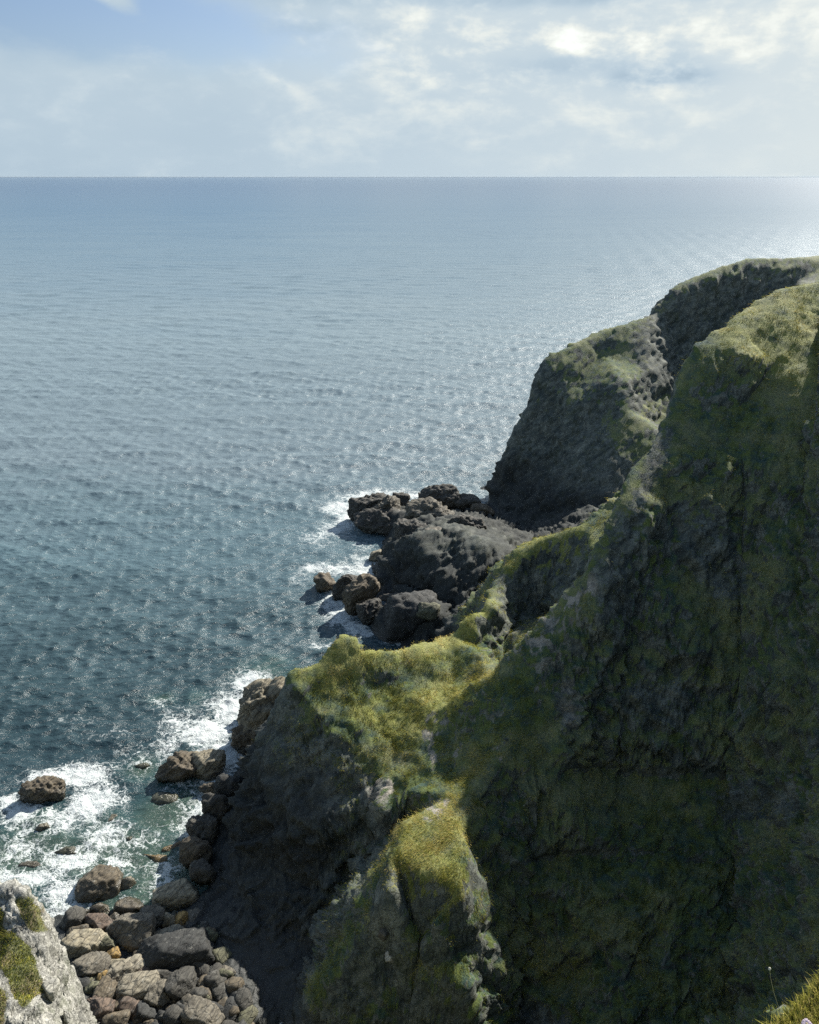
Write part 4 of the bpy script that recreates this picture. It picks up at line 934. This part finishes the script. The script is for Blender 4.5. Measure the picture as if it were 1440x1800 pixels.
def slope_grass():
    rng = np.random.default_rng(21)
    n = TN; down = np.stack([n[:, 0] * n[:, 2], n[:, 1] * n[:, 2], n[:, 2] ** 2 - 1], -1); down /= np.linalg.norm(down, axis=1)[:, None] + 1e-6
    view = TP - np.array([0, 0, CAM_Z]); face = -(view * n).sum(1)
    vis = (TPX > -60) & (TPX < 1520) & (TPY > 380) & (TPY < 1880) & (TP[:, 1] < 140) & (grass > .35)
    vis &= face > -1.5
    tuss = fbm(TP * .8 + 60, 3, .6)
    pr = vis * smooth(tuss, -.45, .3) * (.25 + .75 * grass)
    pr = pr * np.where(TPX > 960 + 0 * TPX, .5, 1.0) * np.where(TP[:, 1] > 80, .3, 1.0) * GRASS_CELL
    idx = rng.choice(len(TP), N_TUFT, p=pr / pr.sum())
    K = 5
    idx = np.repeat(idx, K); m = len(idx)
    r = TP[idx] + rng.normal(size=(m, 3)) * np.array([.12, .12, .02]); r -= n[idx] * .03
    lean = rng.normal(size=(m // K, 3)) * .22; lean = np.repeat(lean, K, 0)
    d = n[idx] * .45 + np.array([0, 0, .25]) + down[idx] * .85 + np.array([-.28, -.12, 0]) + lean + rng.normal(size=(m, 3)) * .22
    d /= np.linalg.norm(d, axis=1)[:, None]
    ln = rng.uniform(.07, .18, m) * (1 + .5 * smooth(tuss[idx], -.2, .5)); wd = rng.uniform(.010, .024, m) * np.clip(TP[idx, 1] / 45, .8, 2.2)
    tint = .34 + .40 * dry[idx] + .15 * sunlit[idx] + np.repeat(rng.normal(size=m // K) * .13, K) + rng.normal(size=m) * .12
    tint = np.clip(tint - .10 * (TP[idx, 2] < 6), 0, 1)
    blades('grass', r, d, ln, wd, tint, 'long wind-combed grass growing in tufts on the cliff slopes', gn=n[idx])
GRASS_CELL = 1.0
slope_grass()
def near_grass():
    rng = np.random.default_rng(8); n = 26000
    x = np.concatenate([rng.uniform(.2, 2.2, n), rng.uniform(.66, 1.1, n * 4)]); y = np.concatenate([rng.uniform(.4, 3.0, n), rng.uniform(.95, 1.6, n * 4)]); d = ledge_d(x, y)
    k = (d < .05) & (d > -.5); x, y = x[k], y[k]; z = ledge_z(x, y)
    r = np.stack([x, y, z], -1); m = len(r)
    dr = np.array([0, 0, 1.0]) + rng.normal(size=(m, 3)) * .45; dr /= np.linalg.norm(dr, axis=1)[:, None]
    blades('grass', r, dr, rng.uniform(.015, .05, m), rng.uniform(.0015, .003, m), np.clip(rng.normal(.55, .2, m), 0, 1), 'short bright turf at the near cliff edge')
near_grass()
def outcrop_grass():
    rng = np.random.default_rng(9); px, py = to_px(OP)
    ok = (OG > .6) & (px > -80) & (px < 200) & (py < 1880) & (py > 1500); w = ok / ok.sum()
    idx = rng.choice(len(OP), 30000, p=w); m = len(idx)
    r = OP[idx] + rng.normal(size=(m, 3)) * .03
    d = ON[idx] + np.array([0, 0, .5]) + rng.normal(size=(m, 3)) * .6; d /= np.linalg.norm(d, axis=1)[:, None]
    blades('heath', r, d, rng.uniform(.03, .10, m), rng.uniform(.008, .018, m), np.clip(.36 + .5 * fbm(OP[idx] * 1.4, 3) + rng.normal(size=m) * .2, 0, 1), 'low brown-green heathy turf on the pale outcrop', gn=ON[idx])
outcrop_grass()

# ---------------------------------------------------------------- flowers at the edge
def simple_mat(name, col, rough=.7):
    m, t = new_mat(name); out = t.new('ShaderNodeOutputMaterial'); b = t.new('ShaderNodeBsdfPrincipled')
    n = t.noise(t.pos(), 160, 2, .5); t.put(b, 'Base Color', t.mix(n, tuple(c * .75 for c in col), col)); t.put(b, 'Roughness', rough)
    t.l.new(b.outputs[0], out.inputs[0]); return m
M_STEM = simple_mat('stem_green', (.20, .20, .09)); M_PETAL = simple_mat('petal_pale_pink', (.62, .50, .58)); M_EYE = simple_mat('flower_centre', (.45, .36, .20)); M_BUD = simple_mat('bud_pale', (.55, .52, .42))
def tube(path, r):
    path = np.array(path); n = len(path); v = []; k = 6
    for i, c in enumerate(path):
        t = path[min(i + 1, n - 1)] - path[max(i - 1, 0)]; t = t / np.linalg.norm(t); a = np.cross(t, [0, 1, .1]); a /= np.linalg.norm(a); b = np.cross(t, a)
        for j in range(k): th = j * 2 * math.pi / k; v.append(c + (a * math.cos(th) + b * math.sin(th)) * r)
    f = [[i * k + j, i * k + (j + 1) % k, (i + 1) * k + (j + 1) % k, (i + 1) * k + j] for i in range(n - 1) for j in range(k)]
    return np.array(v), np.array(f)
def flower(px, py, rad, h, label, seed):
    x, y, _ = Q(px, py, 38.42 + h); z0 = float(ledge_z(np.array([x]), np.array([y]))[0])
    root = bpy.data.objects.new('flower', None); sc.collection.objects.link(root); root.location = (x, y, z0); root.empty_display_size = .02
    tag(root, label, 'flower', 'flowers at the near cliff edge')
    v, f = tube([(0, 0, -.01), (.002, 0, h * .5), (0, 0, h)], .0009); link_mesh('stem', v, f, M_STEM, parent=root)
    rng = np.random.default_rng(seed); v, f = [], []
    tiltm = rot(0, .35, -.2)
    for k in range(16):
        th = k * 2 * math.pi / 16 + rng.normal() * .06; c, s = math.cos(th), math.sin(th); r = rad * rng.uniform(.88, 1.05); w = rad * .17; b = len(v)
        for (rr, ww, zz) in ((.18, .4, 0), (.6, 1, .06 + rng.uniform(0, .12)), (.92, .75, .02), (1.0, .15, -.03)):
            for sgn in (-1, 1):
                v.append((c * r * rr - s * w * ww * sgn, s * r * rr + c * w * ww * sgn, rad * zz + .001 * (k % 2)))
        for q in range(3): f.append([b + 2 * q, b + 2 * q + 1, b + 2 * q + 3, b + 2 * q + 2])
    v = np.array(v) @ tiltm.T + np.array([0, 0, h]); link_mesh('petals', v, np.array(f), M_PETAL, parent=root)
    vv, ff = ico(2); link_mesh('centre', (vv * np.array([1, 1, .5]) * rad * .27) @ tiltm.T + np.array([0, 0, h + .001]), ff, M_EYE, parent=root)
flower(1423, 1782, .0105, .035, 'pale pink flower standing clear of the grass in the bottom right corner', 1)
flower(1391, 1799, .012, .025, 'pale pink flower cut by the bottom edge at the corner of the near turf', 2)
flower(1437, 1799, .008, .02, 'small pale flower in the very corner, right of the other two', 3)
root = bpy.data.objects.new('seed_stalk', None); sc.collection.objects.link(root); a = np.array(P(1379, 1800, 1.16)); b = np.array(P(1353, 1703, 1.20)); root.location = a
tag(root, 'thin dry stalk with a tiny round head rising above the dark slope, bottom right', 'plant')
mid = (b - a) * .55 + np.array([-.006, 0, .004])
v, f = tube([(0, 0, 0), tuple((b - a) * .28 + np.array([-.003, 0, .001])), tuple(mid), tuple((b - a) * .8 + np.array([-.004, 0, 0.002])), tuple(b - a)], .00055); link_mesh('stem', v, f, M_STEM, parent=root)
vv, ff = ico(2); link_mesh('bud', vv * np.array([.0028, .0028, .0036]) + (b - a), ff, M_BUD, parent=root)
# ---------------------------------------------------------------- sea air
def haze():
    x, y0, y1 = 137000., -60., 46000.; z0, z1 = -9.5, 47.
    v = [(a, b, c) for c in (z0, z1) for b in (y0, y1) for a in (-x, x)]
    f = np.array([[0, 2, 3, 1], [4, 5, 7, 6], [0, 1, 5, 4], [2, 6, 7, 3], [0, 4, 6, 2], [1, 3, 7, 5]])
    m = bpy.data.materials.new('sea_air'); m.use_nodes = True; t = NT(m.node_tree)
    out = t.new('ShaderNodeOutputMaterial'); pv = t.new('ShaderNodeVolumePrincipled')
    pv.inputs['Color'].default_value = (.50, .60, .70, 1); pv.inputs['Density'].default_value = HAZE_D; pv.inputs['Anisotropy'].default_value = 0.2
    t.l.new(pv.outputs[0], out.inputs['Volume'])
    o = link_mesh('haze', v, f, m, False); tag(o, 'thin pale sea air softening the horizon', kind='stuff')
HAZE_D = .00001
haze()
